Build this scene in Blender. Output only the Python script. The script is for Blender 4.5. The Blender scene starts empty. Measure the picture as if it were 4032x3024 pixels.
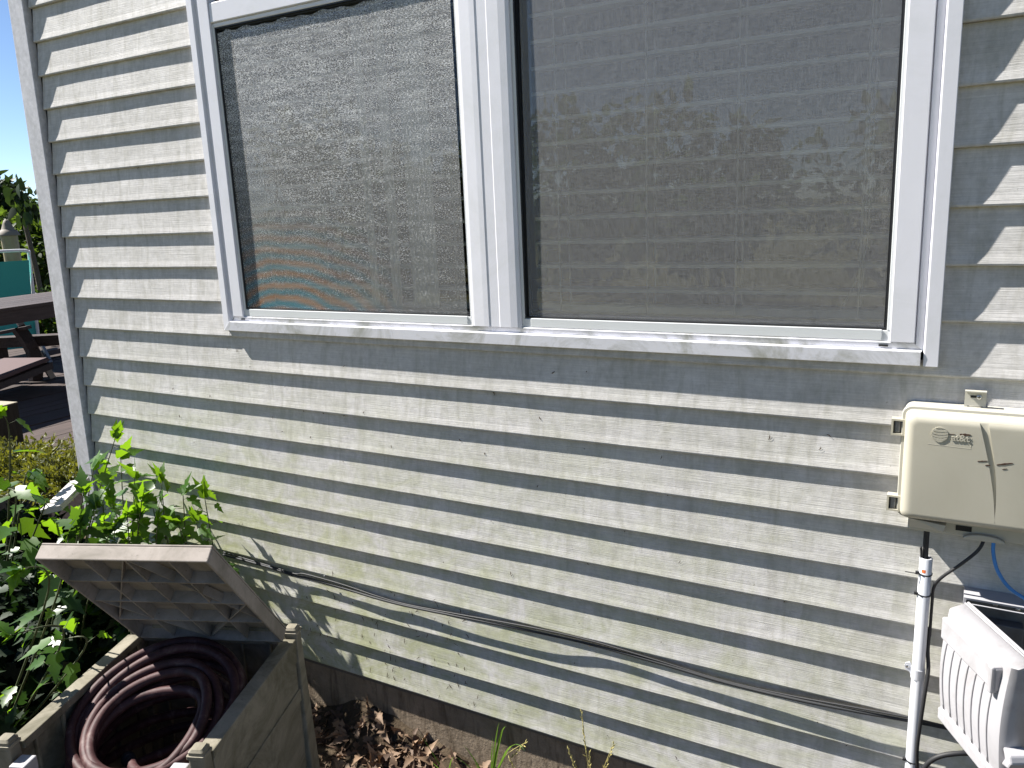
import bpy, bmesh, math, random
import numpy as np
from mathutils import Vector, Matrix
R = math.radians
scene = bpy.context.scene
COL = scene.collection
random.seed(7)
RNG = np.random.default_rng(11)

# ------------------------------------------------------------------ camera
FPX, YAW, PITCH, ROLL = 3170.87, -0.5213454, -0.2143443, -0.0432629
CAMP = np.array([0.0, -1.6473293, 1.3523788])
_cy, _sy, _cp, _sp = math.cos(YAW), math.sin(YAW), math.cos(PITCH), math.sin(PITCH)
_fw = np.array([_sy*_cp, _cy*_cp, _sp]); _rt = np.array([_cy, -_sy, 0.0]); _up = np.cross(_rt, _fw)
_cr, _sr = math.cos(ROLL), math.sin(ROLL)
CR, CU = _cr*_rt+_sr*_up, -_sr*_rt+_cr*_up
cam = bpy.data.cameras.new('camera'); cam_o = bpy.data.objects.new('camera', cam); COL.objects.link(cam_o)
cam.sensor_width = 36; cam.lens = 36*FPX/4032; cam.clip_start = 0.02; cam.clip_end = 2000
M = Matrix.Identity(4)
for i in range(3):
    M[i][0], M[i][1], M[i][2], M[i][3] = CR[i], CU[i], -_fw[i], CAMP[i]
cam_o.matrix_world = M
scene.camera = cam_o

# ------------------------------------------------------------------ sky, sun, exposure
TO_SUN = Vector((-0.92, -0.200, 1.0)).normalized()
world = bpy.data.worlds.new('World'); scene.world = world; world.use_nodes = True
wn = world.node_tree; bg = wn.nodes['Background']
sky = wn.nodes.new('ShaderNodeTexSky'); sky.sky_type = 'NISHITA'; sky.sun_disc = False
sky.sun_elevation = math.asin(TO_SUN.z); sky.sun_rotation = math.atan2(TO_SUN.x, TO_SUN.y)
sky.air_density = 0.7; sky.dust_density = 0.0; sky.ozone_density = 2.0; sky.altitude = 1500
wn.links.new(sky.outputs['Color'], bg.inputs['Color']); bg.inputs['Strength'].default_value = 0.058
sun = bpy.data.lights.new('sun', 'SUN'); sun_o = bpy.data.objects.new('sun', sun); COL.objects.link(sun_o)
sun.energy = 5.0; sun.angle = R(0.5); sun.color = (1.0, 0.965, 0.90)
sun_o.rotation_euler = (-TO_SUN).to_track_quat('-Z', 'Y').to_euler(); sun_o.location = (-6, -3, 8)
scene.view_settings.view_transform = 'Standard'; scene.view_settings.look = 'None'
scene.view_settings.exposure = 1.46; scene.view_settings.gamma = 1.0
scene.cycles.max_bounces = 8; scene.cycles.transparent_max_bounces = 16

# ------------------------------------------------------------------ helpers
def at_ray(u, v):
    return _fw + (u-2016)/FPX*CR + (1512-v)/FPX*CU
def at_y(u, v, y=0.0):
    d = at_ray(u, v); return CAMP + d*((y-CAMP[1])/d[1])
def at_z(u, v, z=0.0):
    d = at_ray(u, v); return CAMP + d*((z-CAMP[2])/d[2])
def at_d(u, v, dist):
    d = at_ray(u, v); return CAMP + d/np.linalg.norm(d)*dist

def tag(o, label=None, cat=None, group=None, kind=None):
    if label: o['label'] = label
    if cat: o['category'] = cat
    if group: o['group'] = group
    if kind: o['kind'] = kind
    return o
def empty(name, loc=(0, 0, 0), rz=0.0, label=None, cat=None, group=None):
    o = bpy.data.objects.new(name, None); COL.objects.link(o); o.location = loc; o.rotation_euler = (0, 0, rz)
    o.empty_display_size = 0.05
    return tag(o, label, cat, group)

class MB:
    def __init__(s): s.v = []; s.f = []
    def add(s, vs, fs):
        n = len(s.v); s.v += [tuple(map(float, p)) for p in vs]; s.f += [tuple(i+n for i in f) for f in fs]; return s
    def box(s, x0, x1, y0, y1, z0, z1):
        return s.add([(x0,y0,z0),(x1,y0,z0),(x1,y1,z0),(x0,y1,z0),(x0,y0,z1),(x1,y0,z1),(x1,y1,z1),(x0,y1,z1)],
              [(0,3,2,1),(4,5,6,7),(0,1,5,4),(1,2,6,5),(2,3,7,6),(3,0,4,7)])
    def bar(s, a, b, w, h, up=(0, 0, 1)):
        a, b = Vector(a), Vector(b); d = (b-a).normalized(); u = Vector(up)
        sx = d.cross(u).normalized(); u = sx.cross(d)
        vs = [p+sx*(i*w/2)+u*(j*h/2) for p in (a, b) for i, j in ((-1,-1),(1,-1),(1,1),(-1,1))]
        return s.add(vs, [(0,3,2,1),(4,5,6,7),(0,1,5,4),(1,2,6,5),(2,3,7,6),(3,0,4,7)])
    def prism(s, poly, y0, y1):      # polygon in (x, z) extruded along y
        n = len(poly)
        vs = [(x, y0, z) for x, z in poly]+[(x, y1, z) for x, z in poly]
        fs = [tuple(range(n)), tuple(reversed(range(n, 2*n)))]+[(i, i+n, (i+1) % n+n, (i+1) % n) for i in range(n)]
        return s.add(vs, fs)
    def tube(s, pts, r, n=10, closed=False, sub=1):
        P = [Vector(p) for p in pts]
        if sub > 1: P = spline(P, sub)
        m = len(P); rr = r if hasattr(r, '__len__') else [r]*m
        if len(rr) != m: rr = list(np.interp(np.linspace(0, 1, m), np.linspace(0, 1, len(rr)), rr))
        rings = []; ref = None
        for i, p in enumerate(P):
            d = (P[min(i+1, m-1)]-P[max(i-1, 0)]).normalized()
            if ref is None: ref = d.orthogonal().normalized()
            ref = (ref-d*ref.dot(d)).normalized(); b = d.cross(ref)
            rings += [p+(ref*math.cos(2*math.pi*k/n)+b*math.sin(2*math.pi*k/n))*rr[i] for k in range(n)]
        fs = [(i*n+k, i*n+(k+1) % n, (i+1)*n+(k+1) % n, (i+1)*n+k) for i in range(m-1) for k in range(n)]
        fs += [tuple(reversed(range(n))), tuple(range((m-1)*n, m*n))]
        return s.add(rings, fs)
    def lathe(s, prof, c=(0, 0, 0), n=20):
        m = len(prof); vs = [(c[0]+r*math.cos(2*math.pi*k/n), c[1]+r*math.sin(2*math.pi*k/n), c[2]+z) for r, z in prof for k in range(n)]
        fs = [(i*n+k, i*n+(k+1) % n, (i+1)*n+(k+1) % n, (i+1)*n+k) for i in range(m-1) for k in range(n)]
        fs += [tuple(reversed(range(n))), tuple(range((m-1)*n, m*n))]
        return s.add(vs, fs)
    def build(s, name, mat, parent=None, smooth=False, bevel=0, seg=2, angle=40):
        me = bpy.data.meshes.new(name); me.from_pydata(s.v, [], s.f); me.update()
        o = bpy.data.objects.new(name, me); COL.objects.link(o)
        if mat: me.materials.append(mat)
        if parent is not None: o.parent = parent
        if bevel:
            b = o.modifiers.new('Bevel', 'BEVEL'); b.width = bevel; b.segments = seg; b.limit_method = 'ANGLE'; b.angle_limit = R(angle)
        if smooth: me.polygons.foreach_set('use_smooth', [True]*len(me.polygons))
        return o
def spline(P, sub):
    out = []; n = len(P)
    for i in range(n-1):
        p0, p1, p2, p3 = P[max(i-1, 0)], P[i], P[i+1], P[min(i+2, n-1)]
        for k in range(sub):
            t = k/sub
            out.append(0.5*((2*p1)+(p2-p0)*t+(2*p0-5*p1+4*p2-p3)*t*t+(3*p1-p0-3*p2+p3)*t**3))
    out.append(P[-1]); return out
def np_mesh(name, V, F, mat, parent=None, smooth=True):
    """V (N,3); F list of arrays of equal-length faces"""
    me = bpy.data.meshes.new(name)
    me.vertices.add(len(V)); me.vertices.foreach_set('co', np.asarray(V, np.float32).ravel())
    loops = np.concatenate([f.ravel() for f in F]); tot = np.concatenate([np.full(len(f), f.shape[1]) for f in F])
    st = np.concatenate([[0], np.cumsum(tot)[:-1]])
    me.loops.add(len(loops)); me.loops.foreach_set('vertex_index', loops.astype(np.int32))
    me.polygons.add(len(tot)); me.polygons.foreach_set('loop_start', st.astype(np.int32)); me.polygons.foreach_set('loop_total', tot.astype(np.int32))
    if smooth: me.polygons.foreach_set('use_smooth', np.ones(len(tot), bool))
    me.update(calc_edges=True); me.validate()
    o = bpy.data.objects.new(name, me); COL.objects.link(o); me.materials.append(mat)
    if parent is not None: o.parent = parent
    return o

# ------------------------------------------------------------------ materials
class NT:
    def __init__(s, name):
        s.m = bpy.data.materials.new(name); s.m.use_nodes = True; s.t = s.m.node_tree; s.p = s.t.nodes['Principled BSDF']; s.out = s.t.nodes['Material Output']
        s.tc = s.t.nodes.new('ShaderNodeTexCoord')
    def n(s, kind, **kw):
        nd = s.t.nodes.new(kind)
        for k, v in kw.items():
            if k.startswith('i_'):
                key = k[2:]; key = int(key) if key.isdigit() else key.replace('_', ' ')
                if hasattr(v, 'is_output') or isinstance(v, bpy.types.NodeSocket): s.t.links.new(v, nd.inputs[key])
                else: nd.inputs[key].default_value = v
            else: setattr(nd, k, v)
        return nd
    def l(s, a, b): s.t.links.new(a, b)
    def map(s, scale=(1, 1, 1), loc=(0, 0, 0), src='Object'):
        return s.n('ShaderNodeMapping', i_Vector=s.tc.outputs[src], i_Scale=scale, i_Location=loc).outputs[0]
    def noise(s, scale, detail=4, rough=.6, vec=None, dist=0.0):
        nd = s.n('ShaderNodeTexNoise', i_Scale=scale, i_Detail=detail, i_Roughness=rough, i_Distortion=dist)
        s.l(vec if vec is not None else s.tc.outputs['Object'], nd.inputs['Vector']); return nd.outputs['Fac']
    def ramp(s, fac, stops, interp='LINEAR'):
        nd = s.n('ShaderNodeValToRGB'); nd.color_ramp.interpolation = interp; e = nd.color_ramp.elements
        while len(e) < len(stops): e.new(0.5)
        for el, (p, c) in zip(e, stops):
            el.position = p; el.color = (*c, 1) if hasattr(c, '__len__') else (c, c, c, 1)
        s.l(fac, nd.inputs[0]); return nd.outputs[0]
    def mix(s, fac, a, b, mode='MIX'):
        nd = s.n('ShaderNodeMix', data_type='RGBA', blend_type=mode)
        for sock, v in ((nd.inputs[0], fac), (nd.inputs[6], a), (nd.inputs[7], b)):
            if isinstance(v, bpy.types.NodeSocket): s.l(v, sock)
            else: sock.default_value = v if not hasattr(v, '__len__') else ((*v, 1) if len(v) == 3 else v)
        return nd.outputs[2]
    def math(s, op, a, b=0.0, clamp=False):
        nd = s.n('ShaderNodeMath', operation=op, use_clamp=clamp)
        for i, v in enumerate((a, b)):
            if isinstance(v, bpy.types.NodeSocket): s.l(v, nd.inputs[i])
            else: nd.inputs[i].default_value = v
        return nd.outputs[0]
    def bump(s, h, strength=.3, dist=.01):
        nd = s.n('ShaderNodeBump', i_Strength=strength, i_Distance=dist, i_Height=h); s.l(nd.outputs[0], s.p.inputs['Normal']); return nd
    def set(s, color=None, rough=None, metal=None, spec=None):
        if color is not None:
            if isinstance(color, bpy.types.NodeSocket): s.l(color, s.p.inputs['Base Color'])
            else: s.p.inputs['Base Color'].default_value = (*color, 1)
        if rough is not None:
            if isinstance(rough, bpy.types.NodeSocket): s.l(rough, s.p.inputs['Roughness'])
            else: s.p.inputs['Roughness'].default_value = rough
        if metal is not None: s.p.inputs['Metallic'].default_value = metal
        if spec is not None: s.p.inputs['Specular IOR Level'].default_value = spec
        return s.m

def m_siding():
    t = NT('siding'); v = t.map()
    grain = t.noise(1, 5, .62, t.map((7, 7, 420)), .6)
    grain2 = t.noise(1, 3, .55, t.map((28, 28, 900)))
    stain = t.noise(1, 5, .65, t.map((5, 5, 9)))
    drip = t.noise(1, 5, .6, t.map((38, 38, 7)), .9)
    spots = t.noise(95, 3, .6)
    c = t.ramp(stain, [(.28, (.49, .475, .455)), (.66, (.63, .61, .598))])
    c = t.mix(t.ramp(drip, [(.45, 0), (.72, .58)]), c, (.36, .345, .30))
    # algae: strongest low on the left, fading upwards and to the right
    sep = t.n('ShaderNodeSeparateXYZ', i_Vector=t.tc.outputs['Object'])
    zf = t.math('MULTIPLY', t.n('ShaderNodeMapRange', i_Value=sep.outputs[2], i_1=1.05, i_2=.25, i_3=0.0, i_4=1.0).outputs[0], 1.0)
    xf = t.n('ShaderNodeMapRange', i_Value=sep.outputs[0], i_1=-.2, i_2=-1.8, i_3=.5, i_4=1.0).outputs[0]
    al = t.math('MULTIPLY', t.ramp(t.noise(1, 6, .7, t.map((7, 7, 12), (3, 0, 0)), .8), [(.36, 0), (.62, 1)]), t.math('MULTIPLY', zf, xf))
    c = t.mix(t.math('MULTIPLY', al, .9), c, (.35, .365, .19))
    mot = t.ramp(t.noise(55, 5, .75), [(.3, .84), (.62, 1.04)]); c = t.mix(1.0, c, mot, 'MULTIPLY')
    g = t.ramp(grain, [(.36, .86), (.62, 1.0)])
    c = t.mix(1.0, c, g, 'MULTIPLY')
    sp = t.ramp(spots, [(.70, 0), (.76, 1)])
    c = t.mix(t.math('MULTIPLY', sp, .5), c, (.16, .15, .12))
    t.set(c, .62, spec=.3)
    t.bump(t.math('ADD', t.math('MULTIPLY', grain, .7), t.math('MULTIPLY', grain2, .4)), .55, .0016)
    return t.m
def m_plain(name, col, rough=.5, var=.12, scale=30, bump=0, bdist=.002, metal=0, dirt=None, dirt_amt=.5, spec=.5):
    t = NT(name); nz = t.noise(scale, 5, .65)
    c = t.mix(nz, tuple(x*(1-var) for x in col), tuple(min(1, x*(1+var)) for x in col))
    if dirt: c = t.mix(t.math('MULTIPLY', t.ramp(t.noise(scale*.35, 6, .72, None, .8), [(.46, 0), (.68, 1)]), dirt_amt), c, dirt)
    t.set(c, rough, metal, spec)
    if bump: t.bump(nz, bump, bdist)
    return t.m
def m_wood(name, c0, c1, rough=.7, axis='x', scale=6):
    t = NT(name); sc = {'x': (1.2, 14, 14), 'y': (14, 1.2, 14), 'z': (14, 14, 1.2)}[axis]
    g = t.noise(scale, 6, .65, t.map(sc), .7); ob = t.n('ShaderNodeNewGeometry').outputs['Random Per Island']
    c = t.ramp(g, [(.28, c0), (.7, c1)])
    c = t.mix(t.math('MULTIPLY', ob, .45), c, tuple(x*.5 for x in c0))
    t.set(c, rough, spec=.3); t.bump(g, .4, .003); return t.m
def m_leaf(name, dark, light, trans, tw=.42, rough=.38, spec=.45):
    t = NT(name); rnd = t.n('ShaderNodeNewGeometry').outputs['Random Per Island']
    c = t.ramp(rnd, [(0, dark), (.75, light), (1, tuple(min(1, x*1.25) for x in light))])
    nz = t.noise(60, 3); c = t.mix(t.math('MULTIPLY', nz, .35), c, tuple(x*.5 for x in dark))
    t.set(c, rough, spec=spec)
    tr = t.n('ShaderNodeBsdfTranslucent'); t.l(t.mix(rnd, tuple(x*.65 for x in trans), trans), tr.inputs[0])
    mx = t.n('ShaderNodeMixShader', i_0=tw); t.l(t.p.outputs[0], mx.inputs[1]); t.l(tr.outputs[0], mx.inputs[2]); t.l(mx.outputs[0], t.out.inputs[0])
    return t.m
def m_screen(name, painted_glints):
    t = NT(name)
    if painted_glints:  # sun glints painted as pale, more opaque specks in the mesh colour
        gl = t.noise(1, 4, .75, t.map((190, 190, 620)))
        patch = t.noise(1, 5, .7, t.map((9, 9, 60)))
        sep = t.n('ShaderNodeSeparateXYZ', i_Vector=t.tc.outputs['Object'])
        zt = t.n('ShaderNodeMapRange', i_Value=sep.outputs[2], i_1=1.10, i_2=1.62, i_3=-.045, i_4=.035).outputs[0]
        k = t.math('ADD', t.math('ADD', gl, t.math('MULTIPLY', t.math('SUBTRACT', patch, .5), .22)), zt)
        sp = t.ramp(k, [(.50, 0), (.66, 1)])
        # moire painted into the mesh as curved colour bands near its lower left corner
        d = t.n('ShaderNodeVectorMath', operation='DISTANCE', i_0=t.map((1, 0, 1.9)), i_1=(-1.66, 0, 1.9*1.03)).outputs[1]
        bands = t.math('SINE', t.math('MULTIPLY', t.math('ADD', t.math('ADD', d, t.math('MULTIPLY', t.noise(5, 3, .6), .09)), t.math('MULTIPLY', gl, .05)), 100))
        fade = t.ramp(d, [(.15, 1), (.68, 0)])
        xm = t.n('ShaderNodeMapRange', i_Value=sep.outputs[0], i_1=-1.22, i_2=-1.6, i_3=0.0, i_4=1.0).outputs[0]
        moire = t.mix(t.math('ADD', t.math('MULTIPLY', bands, .5), .5), (.04, .33, .44), (.55, .26, .12))
        base = t.mix(t.math('MULTIPLY', t.math('MULTIPLY', fade, xm), .92), (.30, .30, .295), moire)
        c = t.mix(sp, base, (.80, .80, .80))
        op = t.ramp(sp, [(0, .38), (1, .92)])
    else:
        w = t.noise(1, 2, .7, t.map((620, 620, 60))); w2 = t.noise(1, 2, .7, t.map((60, 60, 620)))
        c = t.mix(t.math('ADD', t.math('MULTIPLY', w, .5), t.math('MULTIPLY', w2, .5)), (.22, .22, .225), (.62, .62, .62))
        op = t.ramp(t.math('MAXIMUM', w, w2), [(.4, .25), (.65, .35)])
    t.set(c, .5, spec=.3)
    tr = t.n('ShaderNodeBsdfTransparent'); mx = t.n('ShaderNodeMixShader')
    t.l(op, mx.inputs[0]); t.l(tr.outputs[0], mx.inputs[1]); t.l(t.p.outputs[0], mx.inputs[2]); t.l(mx.outputs[0], t.out.inputs[0])
    return t.m
def m_glass():
    t = NT('window_glass'); tr = t.n('ShaderNodeBsdfTransparent'); tr.inputs[0].default_value = (.88, .90, .89, 1)
    gl = t.n('ShaderNodeBsdfGlossy'); gl.inputs['Roughness'].default_value = .004
    fr = t.n('ShaderNodeFresnel', i_IOR=1.95); mx = t.n('ShaderNodeMixShader')
    t.l(fr.outputs[0], mx.inputs[0]); t.l(tr.outputs[0], mx.inputs[1]); t.l(gl.outputs[0], mx.inputs[2]); t.l(mx.outputs[0], t.out.inputs[0])
    return t.m
def m_ground():
    t = NT('soil'); a = t.noise(9, 8, .7); b = t.noise(.6, 4, .6)
    soil = t.ramp(a, [(.3, (.025, .018, .012)), (.7, (.10, .075, .05))])
    grass = t.ramp(t.noise(14, 8, .75), [(.3, (.08, .085, .03)), (.7, (.24, .22, .10))])  # lawn in front lightened and warmed to bounce more light onto the siding
    sep = t.n('ShaderNodeSeparateXYZ', i_Vector=t.tc.outputs['Object'])
    far = t.n('ShaderNodeMapRange', i_Value=t.math('ADD', sep.outputs[1], t.math('MULTIPLY', b, 1.4)), i_1=-1.2, i_2=-2.2, i_3=0.0, i_4=1.0).outputs[0]
    t.set(t.mix(far, soil, grass), .95, spec=.1); t.bump(a, .8, .03); return t.m
def m_concrete():
    t = NT('foundation_concrete'); a = t.noise(14, 8, .7); s = t.noise(1, 5, .65, t.map((40, 40, 7)), .5)
    c = t.ramp(a, [(.3, (.18, .14, .10)), (.7, (.30, .24, .18))])
    c = t.mix(t.ramp(s, [(.5, 0), (.68, .75)]), c, (.10, .075, .05))
    t.set(c, .9, spec=.15); t.bump(t.noise(70, 6, .7), .6, .006); return t.m
def m_hose():
    t = NT('hose_rubber'); nz = t.noise(25, 6, .7, None, .6)
    c = t.ramp(nz, [(.33, (.030, .012, .012)), (.55, (.060, .024, .025)), (.76, (.15, .105, .095))])
    t.set(c, .6, spec=.3); t.bump(t.noise(160, 3), .25, .001); return t.m
def m_bin(name, col, moss):
    t = NT(name); a = t.noise(34, 7, .72); b = t.noise(6, 6, .7, None, .9)
    c = t.mix(a, tuple(x*.72 for x in col), tuple(x*1.12 for x in col))
    c = t.mix(t.math('MULTIPLY', t.ramp(b, [(.42, 0), (.64, 1)]), moss), c, (.055, .05, .025))
    c = t.mix(t.ramp(t.noise(120, 4, .7), [(.63, 0), (.72, .7)]), c, (.06, .055, .04))
    t.set(c, .7, spec=.25); t.bump(a, .25, .0015); return t.m

MAT = dict(
    siding=m_siding(), trim=m_plain('white_trim_vinyl', (.72, .715, .765), .38, .03, 18, .04, .001, dirt=(.55, .56, .56), dirt_amt=.35),
    sill=m_plain('sill_vinyl', (.71, .705, .75), .4, .03, 18, .05, .001, dirt=(.22, .22, .15), dirt_amt=.8),
    rail=m_plain('sash_vinyl', (.62, .635, .64), .4, .03, 18), gasket=m_plain('black_gasket', (.012, .013, .016), .5),
    post=m_plain('corner_trim_vinyl', (.53, .52, .545), .5, .40, 60, .12, .001, dirt=(.30, .30, .29), dirt_amt=.45),
    concrete=m_concrete(), soil=m_ground(), screen_l=m_screen('painted_glint_mesh', True), screen_r=m_screen('fine_mesh', False), glass=m_glass(),
    blind=m_plain('blind_slat', (.80, .80, .78), .5, .04), cord=m_plain('blind_cord', (.75, .75, .72), .7),
    reflection_strips=m_plain('reflection_strip_white', (.86, .86, .84), .8, .05), room=m_plain('room_paint', (.12, .105, .09), .9, .1, 2),
    pine=m_wood('orange_wood', (.42, .20, .06), (.60, .32, .12), .5),
    beige=m_plain('beige_box_plastic', (.44, .415, .34), .42, .025, 14, .05, .0006, dirt=(.36, .33, .25), dirt_amt=.3),
    beige2=m_plain('beige_base_plastic', (.42, .405, .35), .5, .03, 14),
    mark=m_plain('rusty_smear', (.055, .028, .016), .8), steel=m_plain('zinc_screw', (.55, .55, .56), .32, .08, 60, metal=.9), dark=m_plain('dark_slot', (.012, .012, .012), .8),
    pvc=m_plain('white_pvc', (.52, .53, .565), .33, .03, 12, dirt=(.52, .53, .53), dirt_amt=.4), orange=m_plain('orange_print', (.70, .16, .05), .6),
    black=m_plain('black_cable', (.016, .016, .018), .62, .25, 90), greycable=m_plain('grey_cable', (.030, .031, .033), .6, .25, 90, spec=.25), blue=m_plain('blue_cable', (.03, .19, .50), .4),
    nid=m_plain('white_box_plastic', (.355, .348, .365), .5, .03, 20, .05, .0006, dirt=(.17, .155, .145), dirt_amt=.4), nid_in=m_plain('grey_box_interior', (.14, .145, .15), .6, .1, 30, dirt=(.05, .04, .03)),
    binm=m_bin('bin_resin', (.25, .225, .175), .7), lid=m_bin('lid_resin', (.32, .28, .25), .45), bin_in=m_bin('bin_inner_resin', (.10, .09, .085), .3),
    hose=m_hose(), deck=m_wood('deck_boards', (.026, .017, .015), (.075, .050, .043), .75, 'y', 5), darkwood=m_wood('dark_stained_wood', (.030, .022, .021), (.085, .064, .062), .6, 'x', 5),
    teal=m_plain('teal_sling_fabric', (.045, .40, .37), .7, .06, 40, .05), alu=m_plain('grey_aluminium', (.24, .235, .23), .45, .05, metal=.3), whitetube=m_plain('white_painted_tube', (.70, .70, .70), .35),
    cushion=m_plain('mauve_seat', (.10, .065, .068), .85, .2, 80), lantern=m_plain('feeder_cap', (.17, .145, .115), .7, .15, 20), tubeplastic=m_plain('feeder_tube', (.26, .225, .12), .5, .3, 12),
    plank=m_plain('white_weathered_paint', (.42, .40, .39), .7, .08, 30, .2, .002), timber=m_wood('old_black_timber', (.012, .011, .009), (.035, .032, .026), .85, 'z', 5), timbertop=m_plain('sawn_timber_end', (.26, .23, .17), .8, .2, 40),
    leaf=m_leaf('mulberry_leaf', (.030, .085, .012), (.060, .135, .02), (.24, .44, .012), .46), leafd=m_leaf('painted_shade_leaf', (.005, .013, .005), (.013, .032, .009), (.018, .045, .006), .22, .5, .22),  # second leaf: darkened copy that paints shade into the left bushes
    leafm=m_leaf('dull_leaf', (.014, .04, .010), (.035, .085, .018), (.10, .20, .012), .4),
    needle=m_leaf('juniper_needle', (.06, .075, .012), (.18, .19, .03), (.24, .24, .02), .3, .6), bush=m_leaf('hedge_leaf', (.014, .030, .008), (.055, .09, .02), (.15, .24, .02), .34, .55, .15),
    tree=m_leaf('tree_leaf', (.010, .022, .008), (.028, .048, .014), (.05, .09, .015), .25, .55, .2), stem=m_plain('green_stem', (.045, .055, .018), .6), bark=m_plain('bark', (.09, .075, .055), .9, .3, 20, .6, .02),
    dead=m_leaf('dead_leaf', (.035, .016, .010), (.24, .155, .095), (.13, .06, .025), .15, .7), grass=m_leaf('grass_blade', (.05, .13, .015), (.10, .22, .03), (.25, .45, .05), .35), straw=m_plain('seed_stalk', (.42, .36, .13), .7, .2, 90),
    roof=m_plain('far_roof', (.16, .15, .14), .9), wallfar=m_plain('far_wall', (.5, .48, .44), .9))

E = 0.1016; B = 0.0120      # siding exposure and butt depth
# ------------------------------------------------------------------ ground
gb = MB(); gb.add([(-400, -400, -.2), (400, -400, -.2), (400, 400, -.2), (-400, 400, -.2)], [(0, 1, 2, 3)])
g = gb.build('ground', MAT['soil']); tag(g, kind='structure')

# ------------------------------------------------------------------ house
house = empty('house', (0, 0, 0), 0, 'grey vinyl sided house with white double window above a brown foundation', 'house')
WX0, WX1, WZ0, WZ1 = -1.905, -0.047, 1.047, 2.72      # window opening
def post_x(z): return -2.676+(z-.918)*.0215
def wob(x, z): return .00045*math.sin(x*2.3+z*9)+.0002*math.sin(x*7.3+z*23+1.3)+.0001*math.sin(x*19+z*51)
def course(mb, z0, xa, xb):
    t = [(0, B+.001), (0, .0014), (.0011, .0002), (.004, -.0004), (.010, .0006)]+[(E*k, B*(k**.98)) for k in (.2, .4, .6, .8, 1.0)]
    slant = xa < -2.6
    n = max(2, int((xb-xa)/.05)); xs = [xa+(xb-xa)*i/n for i in range(n+1)]
    vs, fs = [], []
    for x in xs:
        for dz, y in t:
            xx = x+((post_x(z0+dz)+.0115-xa) if slant and x == xa else 0)
            w = wob(x, z0)
            vs.append((xx, y+(w if 0 < dz < E else w*.5), z0+dz+.0006*math.sin(x*2.1+z0*40)*(1 if dz < .05 else 0)))
    m = len(t)
    for i in range(n):
        for j in range(m-1): fs.append((i*m+j, (i+1)*m+j, (i+1)*m+j+1, i*m+j+1))
    mb.add(vs, fs)
sd = MB()
for k in range(33):
    z0 = k*E
    if z0+E <= WZ0+.0 or z0 >= WZ1: course(sd, z0, -2.67, 2.2)
    elif z0 < WZ0:            # the course the sill sits in: full width below, split above
        course(sd, z0, -2.67, WX0); course(sd, z0, WX1, 2.2)
        n = 36; vs = []; zz = WZ0-.001
        prof = [(0, B+.001), (0, .0014), (.0011, .0002), (.004, -.0004), ((zz-z0)*.5, B*.15), (zz-z0, B*((zz-z0)/E)**.98)]
        for i in range(n+1):
            x = WX0+(WX1-WX0)*i/n
            vs += [(x, y, z0+dz) for dz, y in prof]
        m = len(prof); sd.add(vs, [(i*m+j, (i+1)*m+j, (i+1)*m+j+1, i*m+j+1) for i in range(n) for j in range(m-1)])
    else:
        course(sd, z0, -2.67, WX0); course(sd, z0, WX1, 2.2)
siding = sd.build('siding', MAT['siding'], house, smooth=False)
# wall behind the siding, with the opening, and the far side wall
wb = MB(); Yw0, Yw1 = .016, .13
wb.box(-2.70, WX0-.01, Yw0, Yw1, -.02, 3.35); wb.box(WX1+.01, 2.2, Yw0, Yw1, -.02, 3.35)
wb.box(WX0-.01, WX1+.01, Yw0, Yw1, -.02, WZ0-.012); wb.box(WX0-.01, WX1+.01, Yw0, Yw1, WZ1+.01, 3.35)
wb.box(-2.70, -2.60, Yw1, 5.0, -.02, 3.35); wb.box(2.1, 2.2, Yw1, 5.0, -.02, 3.35); wb.box(-2.60, 2.1, 4.9, 5.0, -.02, 3.35)
wb.build('wall', MAT['room'], house)
rb = MB(); rb.box(-2.6, 2.1, Yw1, 4.9, -.02, .05); rb.build('room_floor', MAT['room'], house)
rb = MB(); rb.add([(-2.95, -.25, 3.35), (2.4, -.25, 3.35), (2.4, 5.2, 3.35), (-2.95, 5.2, 3.35), (-2.95, 2.5, 4.6), (2.4, 2.5, 4.6)], [(0, 3, 2, 1), (0, 1, 5, 4), (2, 3, 4, 5), (0, 4, 3), (1, 2, 5)])
rb.v = [(x, max(y, -.0), z) if y < 0 else (x, y, z) for x, y, z in rb.v]
rb.build('roof', MAT['roof'], house)
fb = MB(); fb.box(-2.66, 2.18, .018, .2, -.6, -.021); fb.build('foundation', MAT['concrete'], house)
# corner trim (slightly out of plumb)
ct = MB(); vs = []
for z in (-.01, 3.34):
    x1 = post_x(z); x0 = x1-.077
    vs += [(x0, -.0115, z), (x1, -.0115, z), (x1, .0155, z), (x0+.006, .0155, z), (x0+.006, .09, z), (x0, .09, z)]
ct.add(vs, [(0, 1, 7, 6), (1, 2, 8, 7), (2, 3, 9, 8), (3, 4, 10, 9), (4, 5, 11, 10), (5, 0, 6, 11), (5, 4, 3, 2, 1, 0), (6, 7, 8, 9, 10, 11)])
ct.build('corner_trim', MAT['post'], house, bevel=.0025)
ch_ = MB(); vs = []
for z in (-.01, 3.34):
    x1 = post_x(z); vs += [(x1-.004, .0140, z), (x1+.016, .0140, z), (x1+.016, .0159, z), (x1-.004, .0159, z)]
ch_.add(vs, [(0, 1, 5, 4), (1, 2, 6, 5), (2, 3, 7, 6), (3, 0, 4, 7), (3, 2, 1, 0), (4, 5, 6, 7)])
ch_.build('channel', MAT['gasket'], house)

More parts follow.
